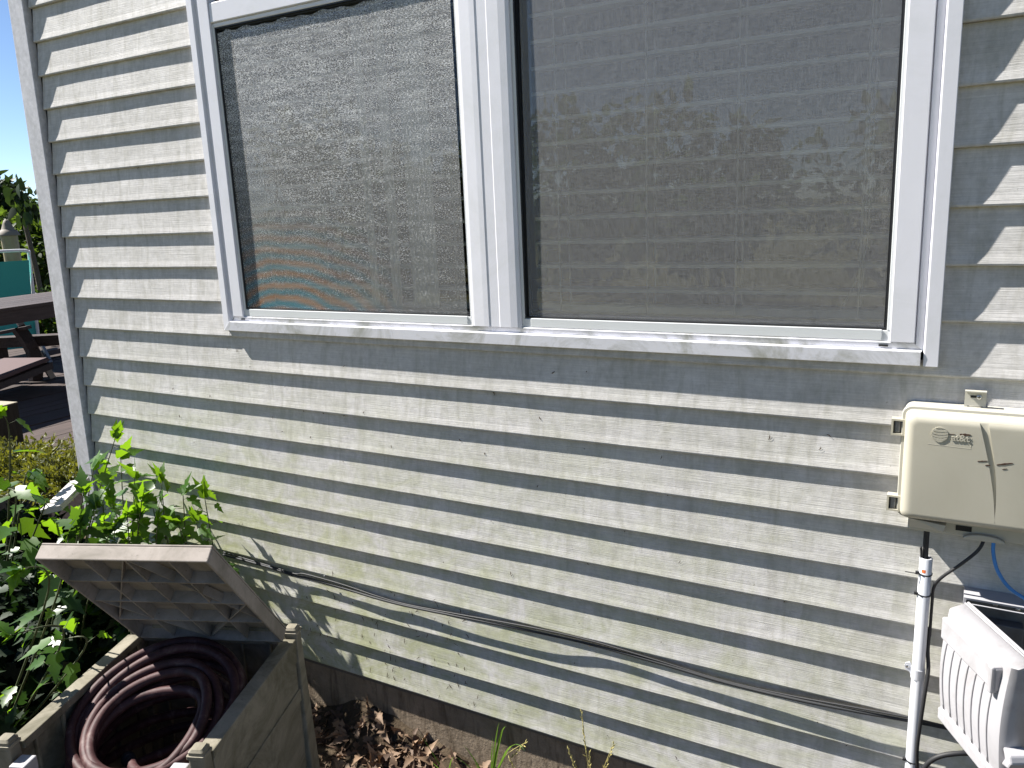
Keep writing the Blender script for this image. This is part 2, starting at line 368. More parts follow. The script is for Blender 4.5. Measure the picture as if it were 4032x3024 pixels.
# ------------------------------------------------------------------ window
def ring(mb, prof, x0, x1, z0, z1, sides='blrt'):
    """profile [(inset, y)] swept round a rectangle with mitred corners"""
    for side in sides:
        vs = []
        for w, y in prof:
            a = {'b': ((x0+w, z0+w), (x1-w, z0+w)), 't': ((x1-w, z1-w), (x0+w, z1-w)), 'l': ((x0+w, z1-w), (x0+w, z0+w)), 'r': ((x1-w, z0+w), (x1-w, z1-w))}[side]
            vs += [(a[0][0], y, a[0][1]), (a[1][0], y, a[1][1])]
        mb.add(vs, [(2*i, 2*i+1, 2*i+3, 2*i+2) for i in range(len(prof)-1)])
window = MB()
def side_trim(mb, prof, x0, sgn, z0, z1):
    vs = []
    for w, y in prof:
        zb = z0 if w < .0255 else z0+w
        vs += [(x0+sgn*w, y, zb), (x0+sgn*w, y, z1-w)]
    fs = [(2*i, 2*i+1, 2*i+3, 2*i+2) if sgn < 0 else (2*i, 2*i+2, 2*i+3, 2*i+1) for i in range(len(prof)-1)]
    mb.add(vs, fs)
    n = [i for i, (w, y) in enumerate(prof) if w < .0255]
    mb.add([(x0+sgn*prof[i][0], prof[i][1], z0) for i in n]+[(x0+sgn*.0245, .0126, z0)], [tuple(range(len(n)+1))])
    mb.add([(x0+sgn*.0245, -.0118, z0), (x0+sgn*.0245, .0126, z0), (x0+sgn*.0245, .0126, z0+.03), (x0+sgn*.0245, -.0118, z0+.03)], [(0, 1, 2, 3)])
FX0, FX1, FZ0, FZ1 = -1.912, -.0404, 1.0365, 2.735
prof = [(.003, .0126), (0, .0126), (0, -.0110), (.001, -.0120), (.0225, -.0125), (.0245, -.0118), (.0262, -.0035), (.0385, -.0055), (.0405, -.0022), (.0412, .030)]
ring(window, prof, FX0, FX1, FZ0, FZ1, 't'); side_trim(window, prof, FX0, 1, FZ0, FZ1); side_trim(window, prof, FX1, -1, FZ0, FZ1)
wf = window.build('window', MAT['trim'], house)
wf['label'] = 'white vinyl double window with dark screens'
s = MB()
sx1 = FX1-.0265
sprof = [(.003, .0126), (0, .0126), (0, -.0130), (.001, -.0140), (.0262, -.0150), (.0280, -.0140), (.0290, -.0030), (.0405, -.0060), (.0425, -.0050), (.0432, .002), (.0432, .030)]
n = len(sprof); vs = []
for x, slope in ((FX0+.002, 1), (FX1, -1)):
    for w, y in sprof:
        xx = x+slope*w
        if slope < 0 and w < .0275: xx = FX1-.0295
        vs.append((xx, y, FZ0+w))
s.add(vs, [(i, n+i, n+i+1, i+1) for i in range(n-1)])
s.add([vs[i] for i in range(n)]+[(vs[i][0], .0126, vs[i][2]) for i in range(n)], [(i, i+1, n+i+1, n+i) for i in range(n-1)])
s.build('sill', MAT['sill'], wf)
for a, b, name in ((-1.871, -1.832, 'casing'), (-.1232, -.0815, 'casing')):
    c = MB(); c.box(a, b, -.0088, .030, 1.0785, 2.694); c.build(name, MAT['trim'], wf, bevel=.0012)
mu = MB()
MX = [-1.047, -1.038, -1.010, -.9965, -.9945, -.9675, -.9655, -.9365, -.919, -.9105]; MY = [-.0065, -.0085, -.0100, -.0100, -.0088, -.0088, -.0100, -.0100, -.0085, -.0065]
vs = [(x, y, z) for z in (1.0785, 2.694) for x, y in zip(MX, MY)]; n = len(MX)
mu.add(vs+[(MX[0], .03, 1.0785), (MX[-1], .03, 1.0785), (MX[0], .03, 2.694), (MX[-1], .03, 2.694)],
       [(i, i+1, n+i+1, n+i) for i in range(n-1)]+[(2*n, 0, n, 2*n+2), (n-1, 2*n+1, 2*n+3, 2*n-1), tuple([2*n]+[2*n+1]+list(range(n-1, -1, -1)))])
mu.build('mullion', MAT['trim'], wf)
for (xa, xb) in ((-1.832, -1.047), (-.9105, -.1232)):
    left = xa < -1.5
    # bottom sash rail, slim side stops, meeting rail
    r = MB(); r.box(xa+.024, xb-.0145, -.0040, .03, 1.0800, 1.1005); r.box(xa+.0002, xb-.0002, -.0015, .0302, 1.0795, 1.0992)
    r.box(xa+.0002, xa+.0075, -.0022, .0303, 1.0992, 1.872); r.box(xb-.0065, xb-.0002, -.0022, .0303, 1.0992, 1.872)
    r.build('sash', MAT['rail'], wf, bevel=.001)
    mr = MB(); mr.box(xa+.0004, xb-.0004, -.006, .034, 1.8745, 1.925); mr.box(xa+.0004, xb-.0004, -.0005, .033, 1.863, 1.8745); mr.build('meeting_rail', MAT['trim'], wf, bevel=.0025)
    gx0, gx1, gz0, gz1 = xa+.0075, xb-.0065, 1.1003, 1.8628
    gk = MB(); ring(gk, [(0, .0005), (.0032, .0005), (.0034, .008), (.0065, .008), (.0065, .0285)], gx0, gx1, gz0, gz1); gk.build('gasket', MAT['gasket'], wf)
    # insect screen, a slightly sagging sheet
    nx, nz = 40, 24; sx0, sx2 = gx0+(.003 if left else .009), gx1-(.013 if left else .006); vs = []
    for j in range(nz+1):
        for i in range(nx+1):
            u, v = i/nx, j/nz
            top = gz1-.006-(.006+.002*math.sin(u*33)+.0025*math.sin(u*71+1)+.004*math.exp(-((u-.05)/.02)**2)*-1 if left else .003)
            vs.append((sx0+(sx2-sx0)*u+(.005*v*(1-u) if not left else 0), 0.0045+.0009*math.sin(u*7+v*3)*math.sin(v*math.pi)+(.0002*math.sin(u*40)*v if left else 0), gz0+.004+(top-gz0-.004)*v))
    sc = MB(); sc.add(vs, [(j*(nx+1)+i, j*(nx+1)+i+1, (j+1)*(nx+1)+i+1, (j+1)*(nx+1)+i) for j in range(nz) for i in range(nx)])
    sc.build('screen', MAT['screen_l'] if left else MAT['screen_r'], wf, smooth=True)['label'] = 'loose mesh screen with painted glints and moire bands' if left else 'fine grey mesh screen'
    p = MB(); p.add([(xa, .029, 1.09), (xb, .029, 1.09), (xb, .029, 1.88), (xa, .029, 1.88)], [(0, 1, 2, 3)]); p.build('pane', MAT['glass'], wf)
    p = MB(); p.add([(xa, .020, 1.90), (xb, .020, 1.90), (xb, .020, 2.69), (xa, .020, 2.69)], [(0, 1, 2, 3)]); p.build('pane', MAT['glass'], wf)
    st = MB(); st.box(xa-.01, xb+.01, .036, .12, 1.075, 1.103); st.build('inner_sill', MAT['trim'], wf)
for x0, dx in ((-1.842, .014), (-.142, .016)):
    wh = MB(); z0 = 1.0695; wh.box(x0, x0+dx, -.0066, -.004, z0, z0+.0035); wh.build('weep_hole', MAT['dark'], wf)

# blinds behind each pane, wood furniture in the room
for xa, xb, lab in ((-1.815, -1.07, 'white slatted blind hanging behind the left window screen'), (-.895, -.135, 'white slatted blind hanging behind the fine grey right window screen')):
    t = empty('window_blind', ((xa+xb)/2, .080, 1.11), 0, lab, 'window blind', 'blinds behind the window panes'); w = (xb-xa)/2
    sl = MB(); z = .055
    while z < 1.5:
        n = 6
        vs = []
        for i in range(n+1):
            y = -.025+.05*i/n; arch = .0025*(1-(y/.025)**2)
            vs += [(-w, y, z+arch+y*.04), (w, y, z+arch+y*.04)]
        o2 = len(vs); vs += [(x, y, q-.0075) for x, y, q in vs]
        sl.add(vs, [(2*i, 2*i+1, 2*i+3, 2*i+2) for i in range(n)]+[(o2+2*i, o2+2*i+2, o2+2*i+3, o2+2*i+1) for i in range(n)]+[(0, o2, o2+1, 1), (2*n, 2*n+1, o2+2*n+1, o2+2*n)])
        z += .0552
    sl.build('slats', MAT['blind'], t)
    br = MB(); br.box(-w, w, -.025, .025, 0, .018); br.build('bottom_rail', MAT['blind'], t, bevel=.004)
    for fx in (.08, .36, .615, .93):
        for yy in (-.027, .027):
            c = MB(); xx = -w+2*w*fx; c.tube([(xx, yy, 0), (xx+.001, yy, .5), (xx, yy, 1.52)], .0021, 5); c.build('cord', MAT['cord'], t)
    if xa > -1: 
        c = MB(); xx = -w+2*w*.955; c.tube([(xx, -.032, 1.5), (xx-.006, -.032, .3), (xx-.012, -.032, .12), (xx-.05, -.03, .02)], .0013, 5, sub=4); c.build('cord', MAT['cord'], t)
t = empty('reflection_strips', (-1.28, .043, 1.0), 0, 'white strips standing in for a reflected paned window, behind the left screen', 'reflection_strips')  # white strips added to stand in for the reflection of a paned window
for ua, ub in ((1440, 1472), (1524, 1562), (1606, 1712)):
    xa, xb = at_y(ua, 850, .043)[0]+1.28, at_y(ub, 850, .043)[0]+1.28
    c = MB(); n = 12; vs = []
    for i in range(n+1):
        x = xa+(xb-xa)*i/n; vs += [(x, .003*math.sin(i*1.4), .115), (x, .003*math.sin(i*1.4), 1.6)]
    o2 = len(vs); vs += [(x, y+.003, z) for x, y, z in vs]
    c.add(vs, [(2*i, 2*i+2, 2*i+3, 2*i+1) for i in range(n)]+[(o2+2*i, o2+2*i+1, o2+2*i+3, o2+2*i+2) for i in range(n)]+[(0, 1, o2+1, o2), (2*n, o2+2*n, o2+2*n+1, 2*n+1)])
    c.build('reflection_strip', MAT['reflection_strips'], t, smooth=True)
t = empty('dining_table', (-1.62, 1.3, .05), 0, 'round orange wood table inside the room behind the right window', 'table')
c = MB(); c.lathe([(.43, .93), (.45, .945), (.45, .965), (.43, .975)], n=32); c.build('tabletop', MAT['pine'], t)
for sx, sy in ((-1, -1), (1, -1), (1, 1), (-1, 1)):
    c = MB(); c.box(sx*.25-.03, sx*.25+.03, sy*.25-.03, sy*.25+.03, 0, .93); c.build('leg', MAT['pine'], t)
t = empty('dining_chair', (-1.14, 1.0, .05), .3, 'orange wood chair back standing inside the room behind the right window', 'chair')
for sx in (-.2, .2):
    c = MB(); c.box(sx-.026, sx+.026, .2, .235, 0, 1.14); c.build('back_post', MAT['pine'], t, bevel=.004)
    c = MB(); c.box(sx-.02, sx+.02, -.2, -.16, 0, .48); c.build('leg', MAT['pine'], t)
c = MB(); c.box(-.225, .225, -.21, .20, .48, .51); c.build('seat', MAT['pine'], t)
for za, zb in ((.70, .76), (.95, 1.02)):
    c = MB(); c.box(-.174, .174, .205, .23, za, zb); c.build('back_rail', MAT['pine'], t)

# ------------------------------------------------------------------ beige telecom box
UB = empty('utility_box', (0, 0, 0), 0, 'beige plastic telephone box with an embossed globe logo screwed to the siding', 'utility box')
def rrect(x0, x1, z0, z1, r, n=6):
    P = []
    for cx, cz, a in ((x1-r, z1-r, 0), (x0+r, z1-r, 90), (x0+r, z0+r, 180), (x1-r, z0+r, 270)):
        P += [(cx+r*math.cos(R(a+90*k/n)), cz+r*math.sin(R(a+90*k/n))) for k in range(n+1)]
    return P
def loft(mb, rings, cap0=True, cap1=True):
    n = len(rings[0]); vs = [p for r in rings for p in r]
    fs = [(i*n+k, i*n+(k+1) % n, (i+1)*n+(k+1) % n, (i+1)*n+k) for i in range(len(rings)-1) for k in range(n)]
    if cap0: fs.append(tuple(reversed(range(n))))
    if cap1: fs.append(tuple(range((len(rings)-1)*n, len(rings)*n)))
    return mb.add(vs, fs)
def rr3(x0, x1, z0, z1, r, y): return [(x, y, z) for x, z in rrect(x0, x1, z0, z1, r)]
bx0, bx1, bz0, bz1 = -.0925, .215, .752, .9685
b = MB(); loft(b, [rr3(bx0+.002, bx1-.002, bz0+.002, bz1-.002, .016, 0.004), rr3(bx0+.002, bx1-.002, bz0+.002, bz1-.002, .016, -.036), rr3(bx0, bx1, bz0, bz1, .017, -.0362), rr3(bx0, bx1, bz0, bz1, .017, -.0440), rr3(bx0+.0015, bx1-.0015, bz0+.0015, bz1-.0015, .0155, -.0455)])
b.build('base', MAT['beige2'], UB)
# skirt below the base with cable hoods
sk = MB(); sk.box(-.072, .205, -.030, .004, .722, .752); sk.build('skirt', MAT['beige2'], UB, bevel=.003)
hd = MB(); hd.add([(-.070, -.030, .728), (-.008, -.030, .728), (-.008, -.030, .75), (-.070, -.030, .75), (-.060, -.048, .75), (-.012, -.058, .737), (-.008, -.058, .75), (-.070, -.047, .7515)], [(0, 1, 2, 3), (0, 4, 5, 1), (4, 7, 6, 5), (1, 5, 6, 2), (0, 3, 7, 4), (3, 2, 6, 7)])
hd.build('cable_hood', MAT['beige2'], UB, smooth=False, bevel=.003)
hd = MB(); hd.prism([(.054+.034*math.cos(R(a)), .722+.012*math.sin(R(a))) for a in range(0, 181, 15)], -.040, -.0301); hd.build('cable_hood', MAT['beige2'], UB, bevel=.002)
sl = MB(); sl.box(.008, .034, -.0312, -.0302, .734, .744); sl.build('slot', MAT['dark'], UB)
# domed cover
cx0, cx1, cz0, cz1 = -.0865, .209, .7575, .9625; rings = []
rings.append(rr3(cx0, cx1, cz0, cz1, .013, -.0456))
for a in range(0, 91, 10):
    i = .017*(1-math.cos(R(a))); d = .017*math.sin(R(a)); rings.append(rr3(cx0+i+.001, cx1-i-.001, cz0+i*.8+.001, cz1-i-.001, max(.013-i*.25, .006), -.060-d))
c = MB(); loft(c, rings)
cover = c.build('cover', MAT['beige'], UB, smooth=True)
# crescent groove
zs = [i/24 for i in range(25)]
L_ = [(.0285+.0385*math.sin(t*1.32)/math.sin(1.32)*1.0, .9650-.192*t) for t in zs]
R_ = [(.0425+.0240*math.sin(min(1, t*1.18)*math.pi/2*.95), .9650-.192*t) for t in zs]
R_[-1] = (L_[-1][0]+.0008, R_[-1][1])
poly = [p for p in L_]+[p for p in reversed(R_)]
cut = MB(); cut.prism(poly, -.09, -.0745); cut_o = cut.build('cutter_tmp', None)
cb = bmesh.new(); cb.from_mesh(cut_o.data); bmesh.ops.recalc_face_normals(cb, faces=cb.faces); cb.to_mesh(cut_o.data); cb.free()
cb = bmesh.new(); cb.from_mesh(cover.data); bmesh.ops.recalc_face_normals(cb, faces=cb.faces); cb.to_mesh(cover.data); cb.free()
bo = cover.modifiers.new('groove', 'BOOLEAN'); bo.operation = 'DIFFERENCE'; bo.object = cut_o; bo.solver = 'EXACT'
dg = bpy.context.evaluated_depsgraph_get(); dg.update()
newme = bpy.data.meshes.new_from_object(cover.evaluated_get(dg)); cover.modifiers.clear(); cover.data = newme
bpy.data.objects.remove(cut_o)
if not cover.data.materials: cover.data.materials.append(MAT['beige'])
es = cover.modifiers.new('ws', 'WEIGHTED_NORMAL') if False else None
cover.data.set_sharp_from_angle(angle=R(35))
# embossed globe and letters
gl = MB(); gcx, gcz, gr = -.0285, .9275, .0135; yf = -.0770
for k, (z0, z1, bow) in enumerate(((.80, .97, .02), (.46, .70, -.10), (.12, .36, -.16), (-.22, .02, -.20), (-.56, -.34, -.20), (-.90, -.68, -.14))):
    top, bot = [], []
    for i in range(17):
        u = -1+2*i/16
        def lim(q): return math.sqrt(max(0, 1-q*q))
        xt = u*lim(max(min(z1, .99), -.99)); xb_ = u*lim(max(min(z0, .99), -.99))
        top.append((gcx+gr*xt, gcz+gr*(z1+bow*(1-u*u)-.0)*1.0)); bot.append((gcx+gr*xb_, gcz+gr*(z0+bow*1.25*(1-u*u))))
    gl.prism(bot+list(reversed(top)), yf-.0012, yf+.0003)
gl.build('globe_logo', MAT['beige'], UB)
cu = bpy.data.curves.new('tmp', 'FONT'); cu.body = 'at&t'; cu.size = .0165; cu.extrude = .0009; cu.align_x = 'LEFT'; cu.offset = .00025
to = bpy.data.objects.new('tmp', cu); COL.objects.link(to); to.location = (-.0100, yf-.0004, .9185); to.rotation_euler = (R(90), 0, 0)
dg = bpy.context.evaluated_depsgraph_get(); dg.update()
tm = bpy.data.meshes.new_from_object(to.evaluated_get(dg)); lt = bpy.data.objects.new('lettering', tm); COL.objects.link(lt); lt.matrix_world = to.matrix_world.copy(); lt.parent = UB; tm.materials.clear(); tm.materials.append(MAT['beige'])
bpy.data.objects.remove(to)
pl = MB(); pts = [(-.046, .908), (.016, .906), (.0205, .9085), (.0215, .916), (.0215, .925)]; pl.tube([(x, yf, z) for x, z in pts], .0003, 6, sub=3); pl.build('logo_border', MAT['beige'], UB)
# latches at the left, smears, bracket
for zc in (.926, .777):
    lb = MB(); ring(lb, [(0, -.030), (0, -.048), (.0035, -.048), (.0035, -.034)], -.1095, -.0865, zc-.0155, zc+.0155); lb.add([(-.1095, -.034, zc-.0155), (-.0865, -.034, zc-.0155), (-.0865, -.034, zc+.0155), (-.1095, -.034, zc+.0155)], [(0, 1, 2, 3)])
    lo = lb.build('latch', MAT['beige'], UB); lo.data.polygons.foreach_set('use_smooth', [False]*len(lo.data.polygons))
    pn = MB(); pn.box(-.1035, -.094, -.046, -.0345, zc-.011, zc+.011); pn.build('pin', MAT['nid_in'], lo, bevel=.002)
for a, bb, w in (((.0025, .9305), (.0200, .9310), .0022), ((-.018, .929), (-.004, .930), .0007), ((-.036, .9265), (-.022, .928), .0012), ((.033, .8845), (.048, .887), .0011), ((.045, .8785), (.053, .8795), .0013), ((.0620, .8815), (.0860, .8875), .0018), ((.0710, .8745), (.078, .8765), .0008)):
    sm = MB(); n = 8; pts = []
    for i in range(n+1):
        u = i/n; ww = w*math.sin(math.pi*min(.97, u*.9+.08))**.7; x = a[0]+(bb[0]-a[0])*u; z = a[1]+(bb[1]-a[1])*u; pts.append((x, z+ww*(.9+.2*math.sin(i*2.1)))); 
    low = [(x, 2*(a[1]+(bb[1]-a[1])*i/n)-z) for i, (x, z) in enumerate(pts)]
    sm.prism(low+list(reversed(pts)), -.0775, -.0768); sm.build('rusty_smear', MAT['mark'], UB)
bk = MB(); bk.box(.006, .040, -.013, -.0105, .9685, .997); bk.box(.006, .040, -.022, -.0105, .9955, .9975); bk.box(.006, .011, -.0132, .004, .955, .970); bk.box(.035, .040, -.0132, .004, .955, .970); bk = bk.build('mounting_bracket', MAT['beige2'], UB)
so = MB(); so.box(.015, .028, -.0136, -.0129, .984, .988); so.build('slot', MAT['dark'], bk)
def screw(loc, parent, r=.0045, name='screw'):
    m = MB(); x, y, z = loc
    m.tube([(x, y+.006, z), (x, y, z), (x, y-.0014, z), (x, y-.0022, z)], [r, r, r*.85, r*.4], 14)
    return m.build(name, MAT['steel'], parent, smooth=False)
sc_ = screw((.0285, -.0136, .9856), bk)
xm = MB(); xm.box(.0259, .0311, -.01605, -.0157, .9851, .9861); xm.box(.0280, .0290, -.0161, -.0157, .983, .9882); xm.build('cross_slot', MAT['dark'], sc_)

# ------------------------------------------------------------------ white pvc conduit with clamp, ties and cables
CXp, CYp = -.0368, -.024
cond = empty('conduit_pipe', (CXp, CYp, -.2), 0, 'white plastic conduit pipe standing upright against the siding', 'pipe')
p = MB(); n = 24; prof = [(.0085, .868), (.0105, .868), (.0113, .867), (.0113, 0), (.0085, 0)]
p.lathe(prof, n=n); p.f = p.f[:-2]; p.build('tube', MAT['pvc'], cond, smooth=True).data.set_sharp_from_angle(angle=R(40))
p = MB(); p.lathe([(.0113, .612), (.0128, .612), (.0128, .634), (.0113, .634)], n=n); p.f = p.f[:-2]
p.prism([(-.0113, .606), (-.0128, .634), (-.016, .637), (-.023, .634), (-.025, .627), (-.022, .619), (-.016, .617)], .009, .012)
cl = p.build('clamp', MAT['pvc'], cond)
screw((-.0195, .0095, .6275), cl, .0040)
p = MB(); vs = [(.0116*math.sin(R(a)), -.0116*math.cos(R(a)), z) for z in (.840, .8465) for a in (-32, -18, -4, 6)]; p.add(vs, [(0, 1, 5, 4), (1, 2, 6, 5), (2, 3, 7, 6)]); p.build('orange_print', MAT['orange'], cond)
def tie(z, tail, label):
    t = empty('cable_tie', (CXp, CYp, z), 0, label, 'cable tie', 'cable ties around the white conduit')
    m = MB(); m.lathe([(.0114, -.0012), (.0128, -.0012), (.0128, .0012), (.0114, .0012)], n=24); m.f = m.f[:-2]; o = m.build('strap', MAT['black'], t); o.rotation_euler = (R(8), R(5), 0)
    m = MB(); m.box(-.0165, -.0105, -.008, -.0025, -.003, .003); m.build('lock', MAT['black'], t, bevel=.0006)
    if tail:
        m = MB(); m.tube([(-.010, -.009, 0), (-.020, -.011, .0005), (-.034, -.012, .001)], .0010, 6); m.build('tail', MAT['black'], t)
tie(.6365, True, 'black cable tie with a long tail at the top of the white conduit')
tie(.594, False, 'black cable tie with a square lock below the long tailed tie')
tie(.2285, False, 'black cable tie at the bottom of the white conduit')
def cable(name, pts, r, mat, label, sub=6, n=8, group=None):
    m = MB(); m.tube(pts, r, n, sub=sub); o = m.build(name, MAT[mat], smooth=True); return tag(o, label, 'cable', group)
def wp(u, v, y): return tuple(at_y(u, v, y))
cable('drop_cable', [(-.0390, -.020, .76), (-.0392, -.022, .70), (-.0385, -.024, .66), (-.0375, -.024, .60), (CXp, CYp, .3)], .0052, 'black', 'thick black cable running from the beige box down into the white conduit')
cable('cut_cable', [(-.0445, -.0265, .645), (-.0455, -.028, .675), (-.0470, -.029, .690)], .0021, 'black', 'short cut black cable end sticking out of the conduit top')
wires = [(879,2181),(1056,2230),(1160,2264),(1200,2270),(1345,2311),(1480,2352),(1600,2383),(1801,2424),(2086,2480),(2320,2532),(2592,2607),(2849,2683),(3097,2743),(3346,2793),(3575,2834),(3700,2858),(3800,2880)]
depth = [-.006,-.003,-.004,-.003,-.004,-.007,-.006,-.009,-.010,-.003,-.005,-.008,-.011,-.013,-.012,-.008,-.005]
P1 = [wp(u, v+3, y-.001) for (u, v), y in zip(wires, depth)]
P2 = [wp(u, v-7+4*math.sin(i*1.3), y-.001+.004*math.cos(i*1.1)) for i, ((u, v), y) in enumerate(zip(wires, depth))]
cable('wall_cable', P1, .0036, 'greycable', 'thick dark grey cable sagging across the siding, lower of the pair', 8)
cable('wall_cable', P2, .0022, 'black', 'thin black cable running along the top of the thick grey wall cable', 8)
for u, v in ((2320, 2540), (1062, 2233), (1278, 2268)):
    q = at_y(u, v, -.004); m = MB(); m.lathe([(.0035, 0), (.0035, .0015), (.0015, .0025)], n=10); o = m.build('cable_nail', MAT['steel']); o.rotation_euler = (R(90), 0, 0); o.location = q
    tag(o, 'small steel nail clip holding the black cables to the siding', 'nail', 'nails along the wall cable')
cable('box_cable', [(.056, -.030, .728), (.047, -.040, .705), (.022, -.047, .676), (-.008, -.040, .640), (-.020, -.028, .612), (-.0215, -.018, .575), (-.0215, -.010, .50)], .0030, 'black', 'black cable looping from the beige box hood to behind the conduit')
cable('blue_cable', [(.0700, -.034, .728), (.0705, -.041, .705), (.080, -.046, .672), (.104, -.046, .640), (.150, -.03, .61)], .0033, 'blue', 'blue cable hanging from the beige box hood')
c1 = [wp(3660, 2470, -.012), wp(3653, 2560, -.018), wp(3655, 2640, -.030), wp(3640, 2740, -.038), wp(3622, 2860, -.042), wp(3611, 2950, -.040), wp(3612, 3040, -.030), wp(3615, 3200, -.024)]
cable('riser_cable', c1, .0036, 'black', 'black cable hugging the right side of the lower conduit')
cable('curved_cable', [wp(3630, 3060, -.050), wp(3650, 3010, -.052), wp(3700, 2978, -.052), wp(3780, 2966, -.045), wp(3860, 2968, -.03)], .0050, 'black', 'thick black cable curving out below the open white box')

# ------------------------------------------------------------------ white open network box
NB = empty('network_box', (0, 0, 0), 0, 'white plastic wall box with its ribbed cover swung open', 'utility box')
x0, x1, z0, z1 = .030, .29, .372, .612
m = MB(); ring(m, [(0, .010), (0, -.050), (.004, -.050), (.004, -.004)], x0, x1, z0, z1); m.build('housing', MAT['nid'], NB)
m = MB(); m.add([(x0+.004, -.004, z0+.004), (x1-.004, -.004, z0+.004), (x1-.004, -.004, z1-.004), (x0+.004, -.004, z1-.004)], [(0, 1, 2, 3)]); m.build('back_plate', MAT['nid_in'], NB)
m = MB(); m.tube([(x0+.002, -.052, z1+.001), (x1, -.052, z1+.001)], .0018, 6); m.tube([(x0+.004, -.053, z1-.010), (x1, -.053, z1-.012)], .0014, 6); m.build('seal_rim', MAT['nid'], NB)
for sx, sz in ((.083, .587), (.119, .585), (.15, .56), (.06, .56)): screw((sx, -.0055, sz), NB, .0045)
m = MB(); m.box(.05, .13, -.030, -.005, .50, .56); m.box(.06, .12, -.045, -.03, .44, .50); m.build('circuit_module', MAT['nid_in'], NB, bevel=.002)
# cover: local x along the cover from the hinge, local -y outwards, local z up
cv = MB(); Lc, Hc, Dc = .205, .232, .047
oc = bpy.data.objects.new('cover', None)
def prof_at(zr):   # outward offset of the ribbed face along the height (bulged)
    return Dc*(.80+.20*math.sin(math.pi*min(1, max(0, zr))))
nz = 14; zsr = [i/nz for i in range(nz+1)]
rims = []
def slice_(x, inset, y_in): 
    return [(x, y_in, -Hc), *[(x, -prof_at(1-t)*inset, -Hc+.004+(Hc-.014)*t) for t in zsr], (x, y_in, 0)]
secs = [slice_(0.0, .80, 0), slice_(.006, .96, 0), slice_(.014, 1.0, 0), slice_(Lc-.018, 1.0, 0), slice_(Lc-.006, .94, 0), slice_(Lc, .72, 0)]
n = len(secs[0]); vs = [p for s_ in secs for p in s_]
fs = [(i*n+k, (i+1)*n+k, (i+1)*n+k+1, i*n+k+1) for i in range(len(secs)-1) for k in range(n-1)]
fs += [tuple(range(n)), tuple(reversed(range((len(secs)-1)*n, len(secs)*n)))]
cv.add(vs, fs)
cover2 = cv.build('cover', MAT['nid'], NB, smooth=True); cover2.data.set_sharp_from_angle(angle=R(38))
sol = cover2.modifiers.new('thick', 'SOLIDIFY'); sol.thickness = .003; sol.offset = -1
def cpart(mb, name, mat='nid', **kw):
    return mb.build(name, MAT[mat], cover2, **kw)
# raised plain band at top and bottom, ribs between them
m = MB(); m.box(.012, Lc-.020, -Dc*.99-.0055, -Dc*.70, -.062, -.020); cpart(m, 'plain_band', bevel=.003)
m = MB(); m.box(.012, Lc-.020, -.036-.0105, -.030, -.229, -.205); cpart(m, 'plain_band', bevel=.003)
m = MB(); m.box(Lc-.034, Lc-.021, -Dc*.99-.010, -Dc*.8, -.066, -.018); cpart(m, 'finger_tab', bevel=.003)
for i in range(7):
    xr = .024+i*.0245; m = MB(); pts = [(xr-.0035*math.sin(math.pi*t), -prof_at(1-(.026+(Hc-.092)*t)/(Hc-.014))-.0006, -Hc+.030+(Hc-.092)*t) for t in zsr]; m.tube(pts, .0019, 6); cpart(m, 'rib', smooth=True)
m = MB(); m.tube([(.0, .001, -.001), (.13, .001, -.001), (Lc, .001, -.001)], .0028, 8); m.tube([(.004, -.007, .001), (.13, -.007, .001), (Lc-.006, -.007, .001)], .0018, 8); cpart(m, 'lip', smooth=True)
m = MB(); m.prism([(.000, -.150), (.020, -.153), (.026, -.165), (.020, -.178), (.000, -.182), (.008, -.166)], -.040, -.006); lt2 = cpart(m, 'latch_tab', bevel=.003); lt2.location = (Lc-.002, 0, 0)
cover2.location = (.037, -.060, .6075); cover2.rotation_euler = (0, 0, R(-61.7))

# ------------------------------------------------------------------ storage bin with propped lid
BC = (-1.606, -.572); BZ = -.2; rz = R(22)
BIN = empty('storage_bin', (BC[0], BC[1], BZ), rz, 'weathered mossy beige storage bin with its lid propped open', 'storage bin')
W2, D2, H = .218, .243, .478
def panel(name, w, loc, ang, rim_t=.034, h=None):
    m = MB(); H = h or .478
    m.box(-w, w, -.012, .004, .03, H-.02)                       # sheet
    m.box(-w, w, -.0165, -.012, .30, .335); m.box(-w, w, -.0165, -.012, .03, .075); m.box(-w, w, -.0165, -.012, H-.065, H-.02)
    m.box(-w, w, -.018, rim_t-.014, H-.0195, H)
    for i in range(5): m.box(-w+2*w*(i+.5)/5-.004, -w+2*w*(i+.5)/5+.004, .0045, .014, .05, H-.021)
    o = m.build(name, MAT['binm'], BIN, bevel=.003); o.location = loc; o.rotation_euler = (0, 0, ang); return o
panel('side_panel', D2-.022, (W2, 0, 0), R(90)); panel('side_panel', D2-.022, (-W2, 0, 0), R(-90)); panel('back_panel', W2-.022, (0, D2, 0), R(180)); panel('front_panel', W2-.022, (0, -D2, 0), 0, h=H-.20)
m = MB(); m.box(-W2+.005, W2-.005, -D2+.005, D2-.005, .01, .03); m.build('floor', MAT['bin_in'], BIN)
